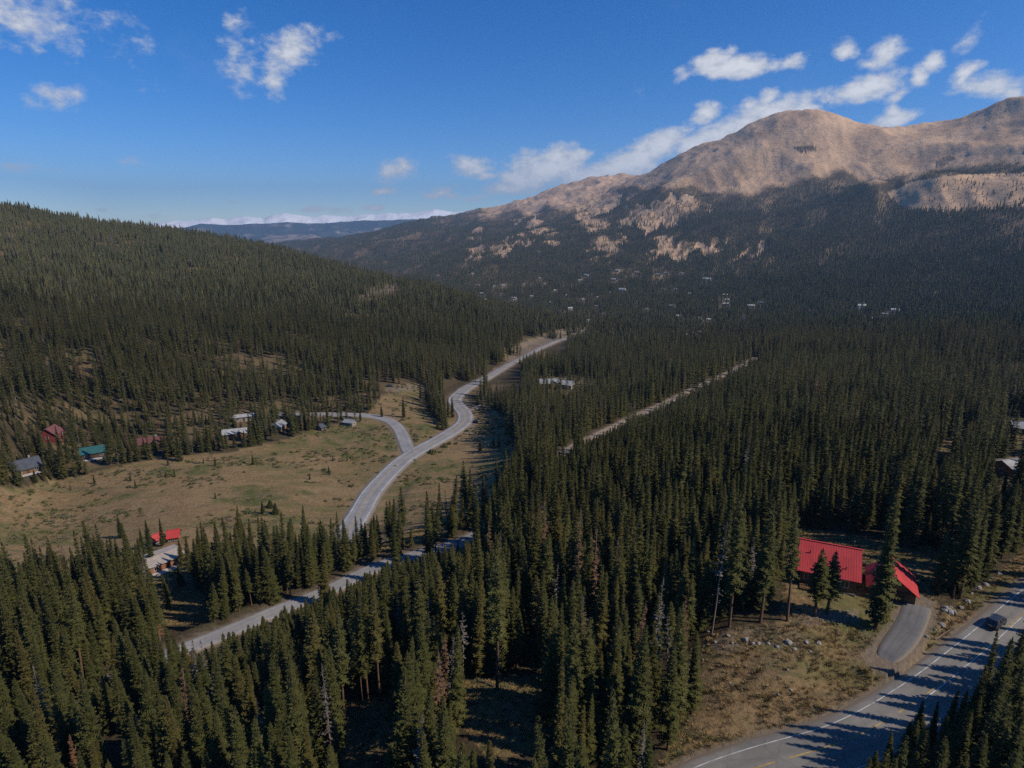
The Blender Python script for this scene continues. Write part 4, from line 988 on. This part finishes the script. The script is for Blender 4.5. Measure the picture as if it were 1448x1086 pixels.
for key, prob, a, b in (('mid', .34, 0, 1), ('upper', .3, 0, 1), ('highway', .9, .0, 1), ('side', .12, 0, .5)):
    Q = ROADS[key]
    for i in range(0, len(Q)):
        qx, qy, _ = project(*Q[i]); qx, qy = float(qx), float(qy)
        if key == 'mid' and (qx < 262 or qx > 668): continue
        if key == 'upper' and (qx < 792 or (i // 7) % 5 == 2 or (qx > 980 and (i // 9) % 3 == 1)): continue
        if key == 'highway' and (qy > 722 or 528 < qy < 541): continue
        if qx < 0 or qx > 1448: continue
        if (key == 'mid' and qx < 668) or (key == 'highway' and qy > 690): lower(qx - 4, qy - 9, qx + 4, qy + (1 if key == 'mid' else 9), math.hypot(Q[i, 0], Q[i, 1])); continue
        if key == 'side' and (qx < 430 or (i // 12) % 4 == 1): continue
        if key == 'highway' and qy < 530: lower(qx - 2, qy - 5, qx + 2, qy - 2, math.hypot(Q[i, 0], Q[i, 1]), 4); continue
        if key == 'upper': lower(qx - 2, qy - 4, qx + 2, qy + 2, math.hypot(Q[i, 0], Q[i, 1]), 6); continue
        gaps(qx - 3, qy - (5 if key == 'mid' else 3), qx + 3, qy + 3, math.hypot(Q[i, 0], Q[i, 1]), prob)
for (x0, y0, x1, y1, rm) in ((1128, 758, 1224, 842, 130), (1258, 784, 1302, 858, 130), (655, 968, 752, 1045, 190), (985, 1042, 1222, 1092, 200), (214, 774, 246, 800, 330), (492, 992, 540, 1045, 190), (540, 543, 598, 554, 470), (232, 838, 278, 868, 205), (690, 470, 735, 535, 600), (740, 466, 800, 492, 800), (1328, 620, 1352, 634, 300), (628, 538, 664, 556, 520)):
    gaps(x0, y0, x1, y1, rm)
for h in HOUSES:
    p = h['pos']; qx, qy, qd = (float(q) for q in project(p.x, p.y, p.z + h['h'] * .6)); k_ = F / qd
    gaps(qx - h['w'] * .42 * k_, qy - 4.2 * k_, qx + h['w'] * .42 * k_, qy + .6 * k_, p.xy.length, .45 if h['k'] in ('red_b', 'maroon', 'hut', 'edge2') else .8 if h['k'] in ('lodge', 'lodge2') else .97)
# open sky towards the sun for the road by the car and for the end of the forest road
sun_h = np.array([math.sin(SUN_AZ), math.cos(SUN_AZ)])
def sunny(X, Y, wid, prob):
    dx, dy = x - X, y - Y; al_ = dx * sun_h[0] + dy * sun_h[1]; ac_ = np.abs(dx * sun_h[1] - dy * sun_h[0])
    gap[(al_ > 0) & (al_ < 20 * hs / math.tan(SUN_EL) + 2) & (ac_ < wid) & (coin < prob)] = True
for k_ in (-3, 0, 3, 6): sunny(cp_[0] + dv[0] * k_, cp_[1] + dv[1] * k_, 3.2, 1)
for i in range(0, len(ROADS['mid']), 2):
    q = ROADS['mid'][i]; qx = float(project(*q)[0])
    if 262 < qx < 680: sunny(q[0], q[1], 2.0, .92 if qx > 520 else .7)
for p, w_, i in town:
    gaps(TOWN[i][0] - TOWN[i][2] * .42, TOWN[i][1] - 4, TOWN[i][0] + TOWN[i][2] * .42, TOWN[i][1] + 1, p.xy.length + 4, .70)
x, y, z, r, sp, px, py, hs, ws, kind, tpx, tpy, tdd = (q[~gap] for q in (x, y, z, r, sp, px, py, hs * low, ws * low ** .4, kind, tpx, tpy, tdd))
# the trees that show largest become things of their own
inframe = (tdd > 5) & (tpx > -10) & (tpx < 1458) & (tpy < 1066) & (tpy > 0)
show = np.where(inframe & (kind < 12), hs * 20 / tdd, 0)
order = np.argsort(-show)[:300 - int(np.sum(HAND[:, 3] * 20 > 0))]
solo = np.zeros(len(x), bool); solo[order[show[order] > 0]] = True
st = ~solo
yaw = rng.uniform(0, 6.283, len(x)); tilt = rng.normal(0, .032, (len(x), 2))
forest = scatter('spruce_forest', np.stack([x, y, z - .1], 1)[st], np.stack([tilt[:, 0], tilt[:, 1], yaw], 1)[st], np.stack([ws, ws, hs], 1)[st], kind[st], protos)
tag(forest, 'dense dark green spruce forest covering the valley slopes', 'forest', None, 'stuff')
print('TREES', len(x), 'solo', int(solo.sum()), 'hand', len(HAND))

TREES = []                                                           # individual trees
def make_tree(X, Y, Z, h, w, k, yaw, tl=(0, 0), name='spruce_tree', pr=None):
    c, t = (pr or near_protos)[k][:2]
    e = empty(name, (X, Y, Z - .1), 0); e.rotation_euler = (tl[0], tl[1], yaw); e.scale = (w, w, h)
    for nm, m_ in (('trunk', t), ('crown', c)):
        o = bpy.data.objects.new(nm, m_); COL.objects.link(o); o.parent = e
    return e
for i in np.nonzero(solo)[0]:
    k = int(kind[i]); k = k if k < 7 else int(rng.integers(0, 4))
    TREES.append((make_tree(x[i], y[i], z[i], hs[i], ws[i], k, yaw[i], tilt[i]), k))
for (X, Y, Z, h, w, k) in HAND:
    TREES.append((make_tree(X, Y, Z, h, max(.35, h) ** .6 * w, int(k), rng.uniform(0, 6.28), rng.normal(0, .015, 2)), int(k)))
DEAD = []
for (X, Y, Z, h, w, k) in HAND_DEAD:
    DEAD.append((make_tree(X, Y, Z, h * 20 / 18, max(.4, h) ** .5, int(k), rng.uniform(0, 6.28), rng.normal(0, .04, 2), 'dead_tree', dead_protos), int(k)))

# ------------------------------------------------------------------ undergrowth, stones, logs
def tuft(seed, n, hgt, spread, wid):
    g = np.random.default_rng(seed); T = []; C = []
    for i in range(n):
        a = g.uniform(0, 6.28); q = g.uniform(0, spread) ; b = np.array([q * math.cos(a), q * math.sin(a), -.05]); s = np.array([-math.sin(a + g.normal(0, 1)), math.cos(a), 0]) * wid * g.uniform(.6, 1.3)
        T.append((b - s, b + s, b + np.array([math.cos(a), math.sin(a), 0]) * hgt * g.uniform(.2, .8) + np.array([0, 0, hgt * g.uniform(.5, 1)]))); C.append(g.random())
    return np.array(T), np.array(C)
def bush(seed, n, rad, hgt, sz):
    """leaf clumps through a low dome"""
    g = np.random.default_rng(seed); T = []; C = []
    for i in range(n):
        v = g.normal(0, 1, 3); v /= np.linalg.norm(v); v[2] = abs(v[2]); q = g.uniform(.45, 1.0); c = v * np.array([rad, rad, hgt]) * q * (1 + .25 * math.sin(3 * math.atan2(v[1], v[0]) + seed))
        u = g.normal(0, 1, 3); w_ = g.normal(0, 1, 3); u *= sz / np.linalg.norm(u); w_ *= sz / np.linalg.norm(w_)
        T.append((c - u * .5, c + u * .5, c + w_)); C.append(g.random())
    return np.array(T), np.array(C)
M['straw'] = foliage('straw_grass', (.16, .105, .045), (.25, .175, .075), .9); M['moss'] = foliage('green_grass', (.055, .065, .022), (.10, .105, .035), .9); M['sage'] = foliage('grey_sage', (.075, .070, .040), (.12, .105, .06), .9)
def tri_ob(name, T, C, mat):
    me = crown_mesh(name, T, C); me.materials.append(mat); return bpy.data.objects.new(name, me)
gp_ = [tri_ob('tuft', *tuft(i, 44, .42, .5, .04), M[m]) for i, m in enumerate(('straw', 'straw', 'moss', 'sage'))] + [tri_ob('low_bush', *bush(9 + i, 90, .7, .5, .3), M[m]) for i, m in enumerate(('sage', 'moss', 'bush'))]
def sample_open(n, rlo, rhi, poly=None):
    a = rng.uniform(-.75, .85, n); rr = np.sqrt(rng.uniform(rlo ** 2, rhi ** 2, n)); X, Y = rr * np.sin(a), rr * np.cos(a); Z = ground(X, Y)
    qx, qy, _ = project(X, Y, Z); d, _ = dist_roads(X, Y); m = open_mask(qx, qy, rr) & (d > 1.2)
    for q in PADS:
        if q[2] < 14: m &= np.hypot(X - q[0], Y - q[1]) > q[2] * .75
    return X[m], Y[m], Z[m], qx[m], qy[m]
gX, gY, gZ, gq, gv = sample_open(85000, 60, 210)
n_ = len(gX); wild = fbm(gX / 7, gY / 7, 3, 500)
pk = np.where(wild > .55, rng.choice([2, 0, 3, 2, 1, 0], n_), rng.choice([0, 0, 1, 1, 0, 3], n_)); k_ = rng.random(n_) < (.35 + .6 * (wild > .45))
s_ = rng.uniform(.5, 1.25, n_)
g1 = scatter('grass', np.stack([gX, gY, gZ], 1)[k_], np.stack([0 * gX, 0 * gX, rng.uniform(0, 6.3, n_)], 1)[k_], np.stack([s_, s_, s_ * rng.uniform(.7, 1.2, n_)], 1)[k_], pk[k_], gp_)
tag(g1, 'rough straw and green grass tufts covering the roadside bank', 'grass')
gX, gY, gZ, gq, gv = sample_open(70000, 200, 620)
n_ = len(gX); wild = fbm(gX / 22 + gY / 40, gY / 12, 4, 610); k_ = rng.random(n_) < sstep(.42, .62, wild) * .55
pk = rng.choice([3, 4, 4, 5, 6, 2], n_); s_ = rng.uniform(.6, 1.9, n_) ** 1.2
g2 = scatter('meadow_scrub', np.stack([gX, gY, gZ], 1)[k_], np.stack([0 * gX, 0 * gX, rng.uniform(0, 6.3, n_)], 1)[k_], np.stack([s_, s_, s_ * .75], 1)[k_], pk[k_], gp_)
tag(g2, 'low grey green scrub dotted over the tan meadow', 'scrub')
# bushes in the meadow one can pick out
SHRUB_PX = [(43,697,1.7),(84,689,1.0),(134,686,1.0),(182,689,1.2),(193,690,.9),(236,672,1.4),(118,662,1.0),(196,672,1.1),(270,690,1.0),(302,664,1.0),(280,660,1.2),(388,643,1.5),(366,656,1.0),(345,668,.9),(412,640,1.0),(440,664,1.0),(458,665,1.4),(437,672,1.1),(515,640,1.0),
  (622,607,1.2),(628,632,2.2),(612,641,2.6),(635,628,1.8),(622,640,1.3),(645,628,1.4),(660,610,1.6),(684,608,1.5),(693,610,1.3),(586,615,1.3),(590,622,1.2),(588,625,1.0),(604,613,1.0),(570,594,1.6),(578,592,1.2),(556,586,1.2),(598,572,1.4),(590,580,1.0),(604,580,1.6),(697,606,1.3),(672,622,1.0),(676,624,1.0),(682,621,.9),
  (559,660,1.0),(586,651,.9),(640,658,.8),(655,664,.8),(668,659,.7),(720,625,1.4),(712,603,1.5),(460,709,.9),(465,668,1.2),(120,700,.9),(70,705,.9),(150,712,.8),(30,715,.9),(230,695,.8),(310,700,.9),(350,720,.8),(420,700,.8),(480,680,1.0),(520,665,.9),(500,655,.8)]
sh_m = [crown_mesh('leaves', *bush(40 + i, 260, 1.0, .85, .30)) for i in range(3)]
for m_ in sh_m: m_.materials.append(M['bush'])
SHRUBS = []
for i, (qx, qy, s) in enumerate(SHRUB_PX):
    p = hit(qx, qy); o = bpy.data.objects.new('shrub', sh_m[i % 3]); COL.objects.link(o); o.location = (p.x, p.y, p.z - .1); o.scale = (s, s, s * random.uniform(.7, 1.1)); o.rotation_euler = (0, 0, random.uniform(0, 6))
    where = 'beside the highway' if qx > 540 and s > 1.5 else 'beyond the highway' if qx > 540 else 'by the meadow houses' if qy < 668 else 'out in the open meadow'
    sz = 'large' if s > 1.35 else 'small' if s < 1.0 else 'round'
    tag(o, f'{sz} dark green bush {where}', 'shrub', f'{sz} bushes {where}')
# young spruces standing alone in the meadow
YOUNG = [(134,684,670),(192,690,677),(235,675,665),(247,674,662),(305,659,645),(185,680,668),(358,657,640),(238,658,645),(288,655,646),(465,668,657),(471,652,643),(491,652,643),(438,678,668),(466,671,660),(305,705,694),(100,692,684)]
for i, (bx, by, ty) in enumerate(YOUNG):
    X, Y, Z, h, wv_, k = by_base(bx, by, ty, 6)
    e = make_tree(X, Y, Z, h, h * 1.1, 6, random.uniform(0, 6), name='young_spruce'); tag(e, 'small young spruce standing alone in the tan meadow', 'tree', 'young spruces in the meadow')
# boulders
def boulder_mesh(seed):
    bm = bmesh.new(); bmesh.ops.create_icosphere(bm, subdivisions=3, radius=1); g = random.Random(seed); o = Vector((g.uniform(0, 99),) * 3)
    from mathutils import noise
    for v in bm.verts:
        c = v.co; k = 1 + .38 * noise.noise(c * 1.1 + o) + .16 * noise.noise(c * 2.7 + o); v.co = Vector((c.x * k * 1.15, c.y * k * .9, c.z * k * .65))
    me = bpy.data.meshes.new('boulder'); bm.to_mesh(me); bm.free(); me.materials.append(M['stone']); return me
bmsh = [boulder_mesh(i) for i in range(5)]
rb = [(1003+12*i + random.uniform(-5,5), 893 + 14*abs(math.sin(i*1.7)) + i*1.2, random.uniform(.25,.6)) for i in range(14)] + [(1250+random.uniform(-6,6)*2, 934+random.uniform(-6,7), random.uniform(.2,.42)) for i in range(6)]
rb += [(1312 + i*9 + random.uniform(-3,3), 898 - i*8 + random.uniform(-3,3), random.uniform(.25,.65)) for i in range(12)] + [(1340+random.uniform(-8,8), 862+random.uniform(-5,5), random.uniform(.4,.8)) for i in range(5)] + [(1040+random.uniform(-60,120), 960+random.uniform(-40,50), random.uniform(.15,.3)) for i in range(6)]
for i, (qx, qy, s) in enumerate(rb):
    p = hit(qx, qy)
    if float(dist_roads(np.array([p.x]), np.array([p.y]))[0][0]) < .8: continue
    o = bpy.data.objects.new('boulder', bmsh[i % 5]); COL.objects.link(o); o.location = (p.x, p.y, p.z + s * .15); o.scale = (s, s, s); o.rotation_euler = (random.uniform(-.3, .3), random.uniform(-.3, .3), random.uniform(0, 6))
    wh = 'on the rocky bank below the cabin' if i < 14 else 'at the lower end of the driveway' if i < 20 else 'along the verge between driveway and road' if i < 32 else 'beside the spruces right of the garage' if i < 37 else 'in the grass of the roadside bank'
    tag(o, f'{"large" if s > .55 else "small"} grey boulder {wh}', 'boulder', f'{"large" if s > .55 else "small"} boulders {wh}')
# fallen trunks
def log_(px0, py0, px1, py1, r0, lab, grp=None):
    a, b = hit(px0, py0), hit(px1, py1); mb = MB(); d = (b - a); q = Vector((0, 0, r0 * .8)); m_ = (a + b) / 2
    mb.tube(a - m_ + q, b - m_ + q, r0, r0 * .55, 9)
    for t_ in (.3, .5, .7): p = a - m_ + q + d * t_; mb.tube(p, p + Vector((random.uniform(-.5, .5), random.uniform(-.5, .5), .5)), r0 * .3, .02, 5)
    o = mb.build('log', M['bark_grey']); o.location = m_; tag(o, lab, 'log', grp)
log_(676, 962, 700, 972, .18, 'fallen trunk beside the bare red trunked pine'); log_(715, 1000, 735, 1012, .15, 'pale fallen log in the grassy forest clearing'); log_(1322, 905, 1345, 890, .14, 'thin fallen log on the verge below the garage'); log_(1296, 782, 1330, 800, .14, 'long pale log lying behind the garage')
log_(236, 662, 252, 660, .25, 'weathered log lying at the meadow edge'); log_(447, 672, 452, 664, .2, 'dead log in the meadow beside a bush')

# ------------------------------------------------------------------ names for the single trees and houses
SHAPE = {0: 'full', 1: 'slim', 2: 'broad', 3: 'narrow', 4: 'high crowned', 5: 'bare trunked', 6: 'bushy'}
HL = {0: 'slim bare trunked spruce just left of the red roofed cabin', 1: 'bare trunked spruce second left of the cabin above the rocky bank', 2: 'bare trunked spruce third left of the cabin above the rocky bank', 3: 'tall dark spruce standing between the cabin and the garage',
 4: 'short thin pine in front of the red cabin roof with leaning trunk', 5: 'short dark pine in front of the red cabin roof beside the leaning one', 6: 'broad spruce just right of the garage and driveway top', 7: 'tall bare trunked spruce right of the garage by the verge', 8: 'spruce behind the garage at the dark end of the yard',
 13: 'lone spruce with long bare reddish trunk in the forest clearing', 21: 'tall slender spruce reaching up beside the car across the road', 22: 'small pointed spruce in front of the road left of the tall slender one'}
for i, (e, k) in enumerate(TREES):
    hi_n = i - (len(TREES) - len(HAND)); loc = e.location
    bx, by, _ = (float(q) for q in project(loc.x, loc.y, loc.z)); tx_, ty_, dep = (float(q) for q in project(loc.x, loc.y, loc.z + 20 * e.scale[2]))
    if hi_n in HL: tag(e, HL[hi_n], 'tree'); continue
    ht = e.scale[2]; size = 'tall' if ht > 1.02 else 'short' if ht < .72 else 'medium'
    if by > 640 and bx > 1225 and ty_ > 860: z_ = 'across the near road at the lower corner'
    elif bx > 1330 and by < 860: z_ = 'beside the near road above the garage'
    elif bx > 1040 and by < 900: z_ = 'in the stand behind the red roofed cabin'
    elif bx > 930: z_ = 'in the wood left of the rocky bank'
    elif bx > 690: z_ = 'in the wood right of the forest clearing' if by > 900 else 'in the wood beyond the forest clearing'
    elif by < 700: z_ = 'among the meadow houses' if bx < 440 else 'beside the highway bend'
    elif by < 845 and bx < 300: z_ = 'around the red roofed meadow house'
    elif bx > 450: z_ = 'in the wood left of the forest clearing'
    elif bx > 200: z_ = 'below the pale forest road'
    else: z_ = 'in the dense wood at the lower left corner'
    lab = f'{size} {SHAPE[k]} spruce {z_}'
    tag(e, lab, 'tree', f'{size} {SHAPE[k]} spruces {z_}')
DL = ['tall grey snag with a bare pole beside the rocky bank', 'grey dead spruce in the wood left of the rocky bank', 'leaning bare dead trunk by the grassy bank', 'pale grey dead spruce at the left of the forest clearing', 'rusty brown dead spruce at the bottom edge', 'reddish dead spruce next to the rusty one at the bottom',
      'orange brown dead spruce near the lower left corner', 'brown dying spruce high in the lower left wood', 'bare snag standing just before the pale road end', 'grey dead spruce beside the bare snag at the road end', 'thin grey dead spruce in the lower left wood', 'bare grey trunk leaning in the lower left corner wood', 'grey dead spruce at the bottom below the pale road',
      'small orange dead spruce at the bottom of the clearing', 'grey dead spruce above the forest clearing', 'faded dead spruce at the bottom left of the grassy bank', 'bare dead pole in the meadow near small spruces', 'bare snag beyond the forest clearing', 'rusty dead spruce in the stand left of the cabin roof', 'brown thinning spruce in the stand behind the cabin roof']
for (e, k), lab in zip(DEAD, DL): tag(e, lab, 'dead tree')
WC = ['cream walled pale roofed', 'honey coloured pale roofed', 'cream walled grey roofed', 'white', 'rust brown pale roofed']
for e, i, k in TOWN_OBJS:
    qx, qy = TOWN[i][0], TOWN[i][1]
    z_ = 'at the left end of the far town' if qx < 735 else 'in the middle of the far town' if qx < 850 else 'below the bare tan knoll' if qx < 1010 else 'at the edge of the wooded bench' if qx < 1160 else 'beyond the bench on the forested right slope'
    r_ = 'upper' if qy < 405 else 'lower' if qy > 432 else 'mid-height'
    tag(e, f'{r_} {WC[k]} house {z_}', 'house', f'{r_} {WC[k]} houses {z_}')

# ------------------------------------------------------------------ far ranges
def far_range(name, prof, rdist, mat, depth, rough, seed, foot):
    """a ridge with real depth: crest heights from the table, slopes on both sides"""
    xs = np.array([p[0] for p in prof], float); cy2 = np.array([p[1] for p in prof], float)
    th, al = ray_ang(xs, cy2); t = np.linspace(th[0], th[-1], 420); ca_ = np.interp(t, th, al)
    k = np.linspace(-1, 1, 41); A2, K = np.meshgrid(t, k)
    rr = rdist + K * depth; crest = ZC + rdist * np.tan(np.interp(A2, t, ca_))
    base = ZC + foot; prof_ = (1 - np.abs(K)) ** 1.0
    X, Y = rr * np.sin(A2), rr * np.cos(A2)
    nz = (fbm(X / 900, Y / 900, 6, seed, True) - .62) * rough
    Z = base + (crest - base) * prof_ + nz * (.35 + .65 * np.minimum(1, np.abs(K) * 4)) * (np.abs(K) < .98)
    i = np.arange(X.size).reshape(X.shape); f = np.stack([i[:-1, :-1], i[:-1, 1:], i[1:, 1:], i[1:, :-1]], -1).reshape(-1, 4)[:, ::-1]
    return tag(link(name, np_mesh(name, np.stack([X, Y, Z], -1).reshape(-1, 3), f, True), mat), kind='structure')
def snow_mat():
    m, t, b = material('snow'); pos = t.new('ShaderNodeNewGeometry').outputs['Position']
    n = t.noise(pos, .004, 7, .65); c = t.mix(t.ramp(n, .66, .74), (.95, .95, .95), (.45, .45, .46)); t.put(b.inputs['Base Color'], c); b.inputs['Roughness'].default_value = .8; return m
def hill_mat(name, dark, pale, lo, hi):
    m, t, b = material(name); pos = t.new('ShaderNodeNewGeometry').outputs['Position']
    n = t.noise(pos, .0016, 8, .66); c = t.mix(t.ramp(n, lo, hi), dark, pale); t.put(b.inputs['Base Color'], c); b.inputs['Roughness'].default_value = .95; b.inputs['Specular IOR Level'].default_value = .1; return m
SNOW = [(60,341.5),(180,321.5),(222,314.5),(250,312.5),(275,310.5),(300,308.5),(318,310.5),(345,305.5),(372,308.5),(385,303.5),(400,301.5),(420,304.5),(440,307.5),(455,304.5),(470,304.5),(490,305.5),(510,303.5),(530,303.5),(548,300.5),(560,301.5),(580,301.5),(600,298.5),(615,296.5),(625,297.5),(640,300.5),(670,299.5),(700,304.5),(800,316.5)]
far_range('snowy_mountains', SNOW, 18000, snow_mat(), 2400, 200, 5, -260)
B1 = [(100,340),(200,330),(240,321),(262,320),(290,317),(330,318),(360,317),(400,316),(440,315),(480,315),(520,313),(560,312),(600,310),(640,309),(680,308),(720,312),(800,330)]
far_range('hills', B1, 15200, hill_mat('far_forest', (.045, .06, .05), (.26, .21, .17), .52, .64), 1800, 300, 11, -440)
B2 = [(150,352),(300,348),(335,345),(365,337),(385,333),(410,331),(440,331),(455,335),(480,338),(520,340),(560,345),(640,350)]
far_range('hills', B2, 13000, hill_mat('grassy_hill', (.05, .06, .045), (.26, .20, .16), .44, .58), 900, 100, 17, -400)

# ------------------------------------------------------------------ camera, sun, sky
cam = bpy.data.cameras.new('camera'); co = bpy.data.objects.new('camera', cam); COL.objects.link(co); scene.camera = co
cam.sensor_width = 36; cam.lens = 36 * F / 1448; cam.clip_start = .5; cam.clip_end = 60000
co.location = (0, 0, ZC); co.rotation_euler = (math.pi / 2 - PITCH, 0, 0)
sd = Vector((math.sin(SUN_AZ) * math.cos(SUN_EL), math.cos(SUN_AZ) * math.cos(SUN_EL), math.sin(SUN_EL)))
sl = bpy.data.lights.new('sun', 'SUN'); so = bpy.data.objects.new('sun', sl); COL.objects.link(so)
sl.energy = 4.4; sl.angle = R(.5); sl.color = (1, .91, .78); so.rotation_euler = (-sd).to_track_quat('-Z', 'Y').to_euler(); so.location = (0, 0, 600)
w = bpy.data.worlds.new('World'); scene.world = w; w.use_nodes = True; t = NT(w.node_tree); bg = t.n['Background']
sky = t.new('ShaderNodeTexSky', sky_type='NISHITA'); sky.sun_disc = False; sky.sun_elevation = SUN_EL; sky.sun_rotation = SUN_AZ; sky.altitude = 2400; sky.air_density = 1.0; sky.dust_density = .6; sky.ozone_density = 5
SKY_STRENGTH = .085
bg.inputs['Strength'].default_value = SKY_STRENGTH
gen = t.new('ShaderNodeTexCoord').outputs['Generated']; sx = t.new('ShaderNodeSeparateXYZ'); t.l.new(gen, sx.inputs[0])
az = t.math('ARCTAN2', sx.outputs[0], sx.outputs[1]); el = t.math('ARCSINE', sx.outputs[2])
uv = t.new('ShaderNodeCombineXYZ'); t.l.new(az, uv.inputs[0]); t.l.new(el, uv.inputs[1])
CLOUDS = [  # x, y, half width, half height, tilt, strength  (where the clouds hung over the valley)
 (10,16,86,34,0,.58),(70,36,74,28,10,.40),(95,128,32,14,-18,.54),(70,132,22,12,0,.42),(332,72,18,32,28,.56),(352,92,18,26,30,.60),(415,72,42,20,-28,.58),(388,98,26,20,-20,.64),(388,118,14,16,0,.5),
 (556,240,27,13,-22,.70),(570,234,12,11,0,.66),(540,271,17,5,0,.62),(672,238,32,13,6,.74),(688,247,20,8,0,.7),(620,274,26,7,-20,.62),(606,277,12,4,0,.7),(640,277,12,5,0,.6),(674,279,16,5,-6,.6),
 (772,241,54,24,-6,1.05),(785,224,24,15,0,.95),(815,222,18,11,0,.9),(715,266,30,9,0,.85),(745,254,38,16,0,1.0),(872,238,56,18,-14,1.05),(905,225,40,20,-24,1.05),(830,250,60,14,-4,.9),(945,196,34,13,-24,.9),(930,212,44,18,-30,1.0),(985,240,90,26,-24,1.0),
 (1000,160,19,14,-10,.9),(1010,150,9,8,0,.7),(1088,160,56,18,-12,1.05),(1135,155,28,9,5,.95),(1035,182,66,18,-22,1.05),(990,200,40,14,-20,.95),(1088,138,13,12,0,.85),(1060,150,18,10,0,.6),
 (1050,94,66,13,-2,.95),(1010,84,26,13,-14,.85),(1120,86,28,9,-18,.8),(968,108,14,7,-30,.5),(1215,128,55,15,-6,.98),(1240,120,50,17,-6,.95),(1298,110,15,15,-30,.9),(1270,133,20,8,-20,.7),
 (1195,72,20,13,0,.72),(1250,78,24,25,-25,.74),(1228,90,16,8,0,.5),(1320,90,15,13,20,.72),(1366,100,26,12,-24,.9),(1396,120,50,17,10,1.0),(1360,112,18,14,0,.7),(1430,132,20,10,0,.8),(1268,168,26,11,-6,.9),(1262,160,14,9,0,.8),
 (1370,55,14,22,20,.34),(905,105,12,14,0,.25),(440,296,20,4,0,.6),(528,294,17,4,0,.55),(480,296,20,5,0,.4),(600,291,14,4,0,.4),(0,233,34,9,5,.45),(172,230,18,7,0,.36),(140,296,13,5,0,.5),(330,286,16,4,0,.45),(218,306,14,4,0,.35)]
acc = None
for (cx_, cy_, rx, ry, tl, am) in CLOUDS:
    t0, a0 = (float(q) for q in ray_ang(cx_, cy_)); t1, a1 = (float(q) for q in ray_ang(cx_ + 1, cy_ - 1)); kx, ky = abs(t1 - t0), abs(a1 - a0)
    mp = t.new('ShaderNodeMapping', vector_type='TEXTURE'); t.l.new(uv.outputs[0], mp.inputs[0])
    mp.inputs['Location'].default_value = (t0, a0, 0); mp.inputs['Rotation'].default_value = (0, 0, R(-tl)); mp.inputs['Scale'].default_value = (rx * 1.75 * kx, ry * 1.8 * ky, 1)
    ln = t.new('ShaderNodeVectorMath', operation='LENGTH'); t.l.new(mp.outputs[0], ln.inputs[0])
    v = t.math('MULTIPLY_ADD', ln.outputs['Value'], -am, am)
    acc = v if acc is None else t.math('SMOOTH_MAX', acc, v, .08)
wv = t.new('ShaderNodeVectorMath', operation='MULTIPLY'); t.l.new(uv.outputs[0], wv.inputs[0]); wv.inputs[1].default_value = (1, 1.5, 1)
n1 = t.noise(wv.outputs[0], 17, 8, .62); n2 = t.noise(wv.outputs[0], 60, 6, .6)
fld = t.math('ADD', acc, t.math('ADD', t.math('MULTIPLY', t.math('SUBTRACT', n1, .5), 1.55), t.math('MULTIPLY', t.math('SUBTRACT', n2, .5), .6)))
dens = t.ramp(fld, .10, .64)
wisp = t.math('MULTIPLY', t.ramp(t.noise(wv.outputs[0], 5.5, 7, .6), .56, .85), .10)
dens = t.math('MAXIMUM', dens, wisp)
cb = t.ramp(t.math('ADD', fld, t.math('MULTIPLY', t.math('SUBTRACT', n2, .5), .7)), .35, 1.05)
CLOUD_LO, CLOUD_HI = (7.0, 7.3, 7.9), (10, 10, 10.2)
ccol = t.mix(cb, CLOUD_LO, CLOUD_HI)
hsv = t.new('ShaderNodeHueSaturation'); t.l.new(sky.outputs[0], hsv.inputs['Color']); hsv.inputs['Hue'].default_value = .508; hsv.inputs['Saturation'].default_value = 1.32; hsv.inputs['Value'].default_value = 1.5
t.put(bg.inputs['Color'], t.mix(t.math('MULTIPLY', dens, .93), hsv.outputs[0], ccol))
w.cycles.sampling_method = 'MANUAL'; w.cycles.sample_map_resolution = 512

# ------------------------------------------------------------------ air
HAZE = 5.2e-5
hz = MB(); hz.box((0, 9500, 500), (26000, 22000, 1700)); ho = hz.build('haze', bpy.data.materials.new('haze_air')); hm = ho.data.materials[0]
hm.use_nodes = True; ht = NT(hm.node_tree); ht.n.remove(ht.n['Principled BSDF']); pv = ht.new('ShaderNodeVolumePrincipled'); pv.inputs['Density'].default_value = HAZE; pv.inputs['Color'].default_value = (.42, .66, 1, 1); pv.inputs['Anisotropy'].default_value = .2
ht.l.new(pv.outputs[0], ht.n['Material Output'].inputs['Volume']); hm.cycles.homogeneous_volume = True
tag(ho, 'pale blue air fading the distant hills', 'haze', None, 'stuff')

# ------------------------------------------------------------------ picture settings
vs = scene.view_settings; vs.view_transform = 'Standard'; vs.look = 'None'; vs.exposure = 0.0; vs.gamma = 1
cy = scene.cycles; cy.use_denoising = False; cy.max_bounces = 5; cy.diffuse_bounces = 2; cy.glossy_bounces = 2; cy.transmission_bounces = 2; cy.volume_bounces = 0; cy.transparent_max_bounces = 4
cy.caustics_reflective = cy.caustics_refractive = False
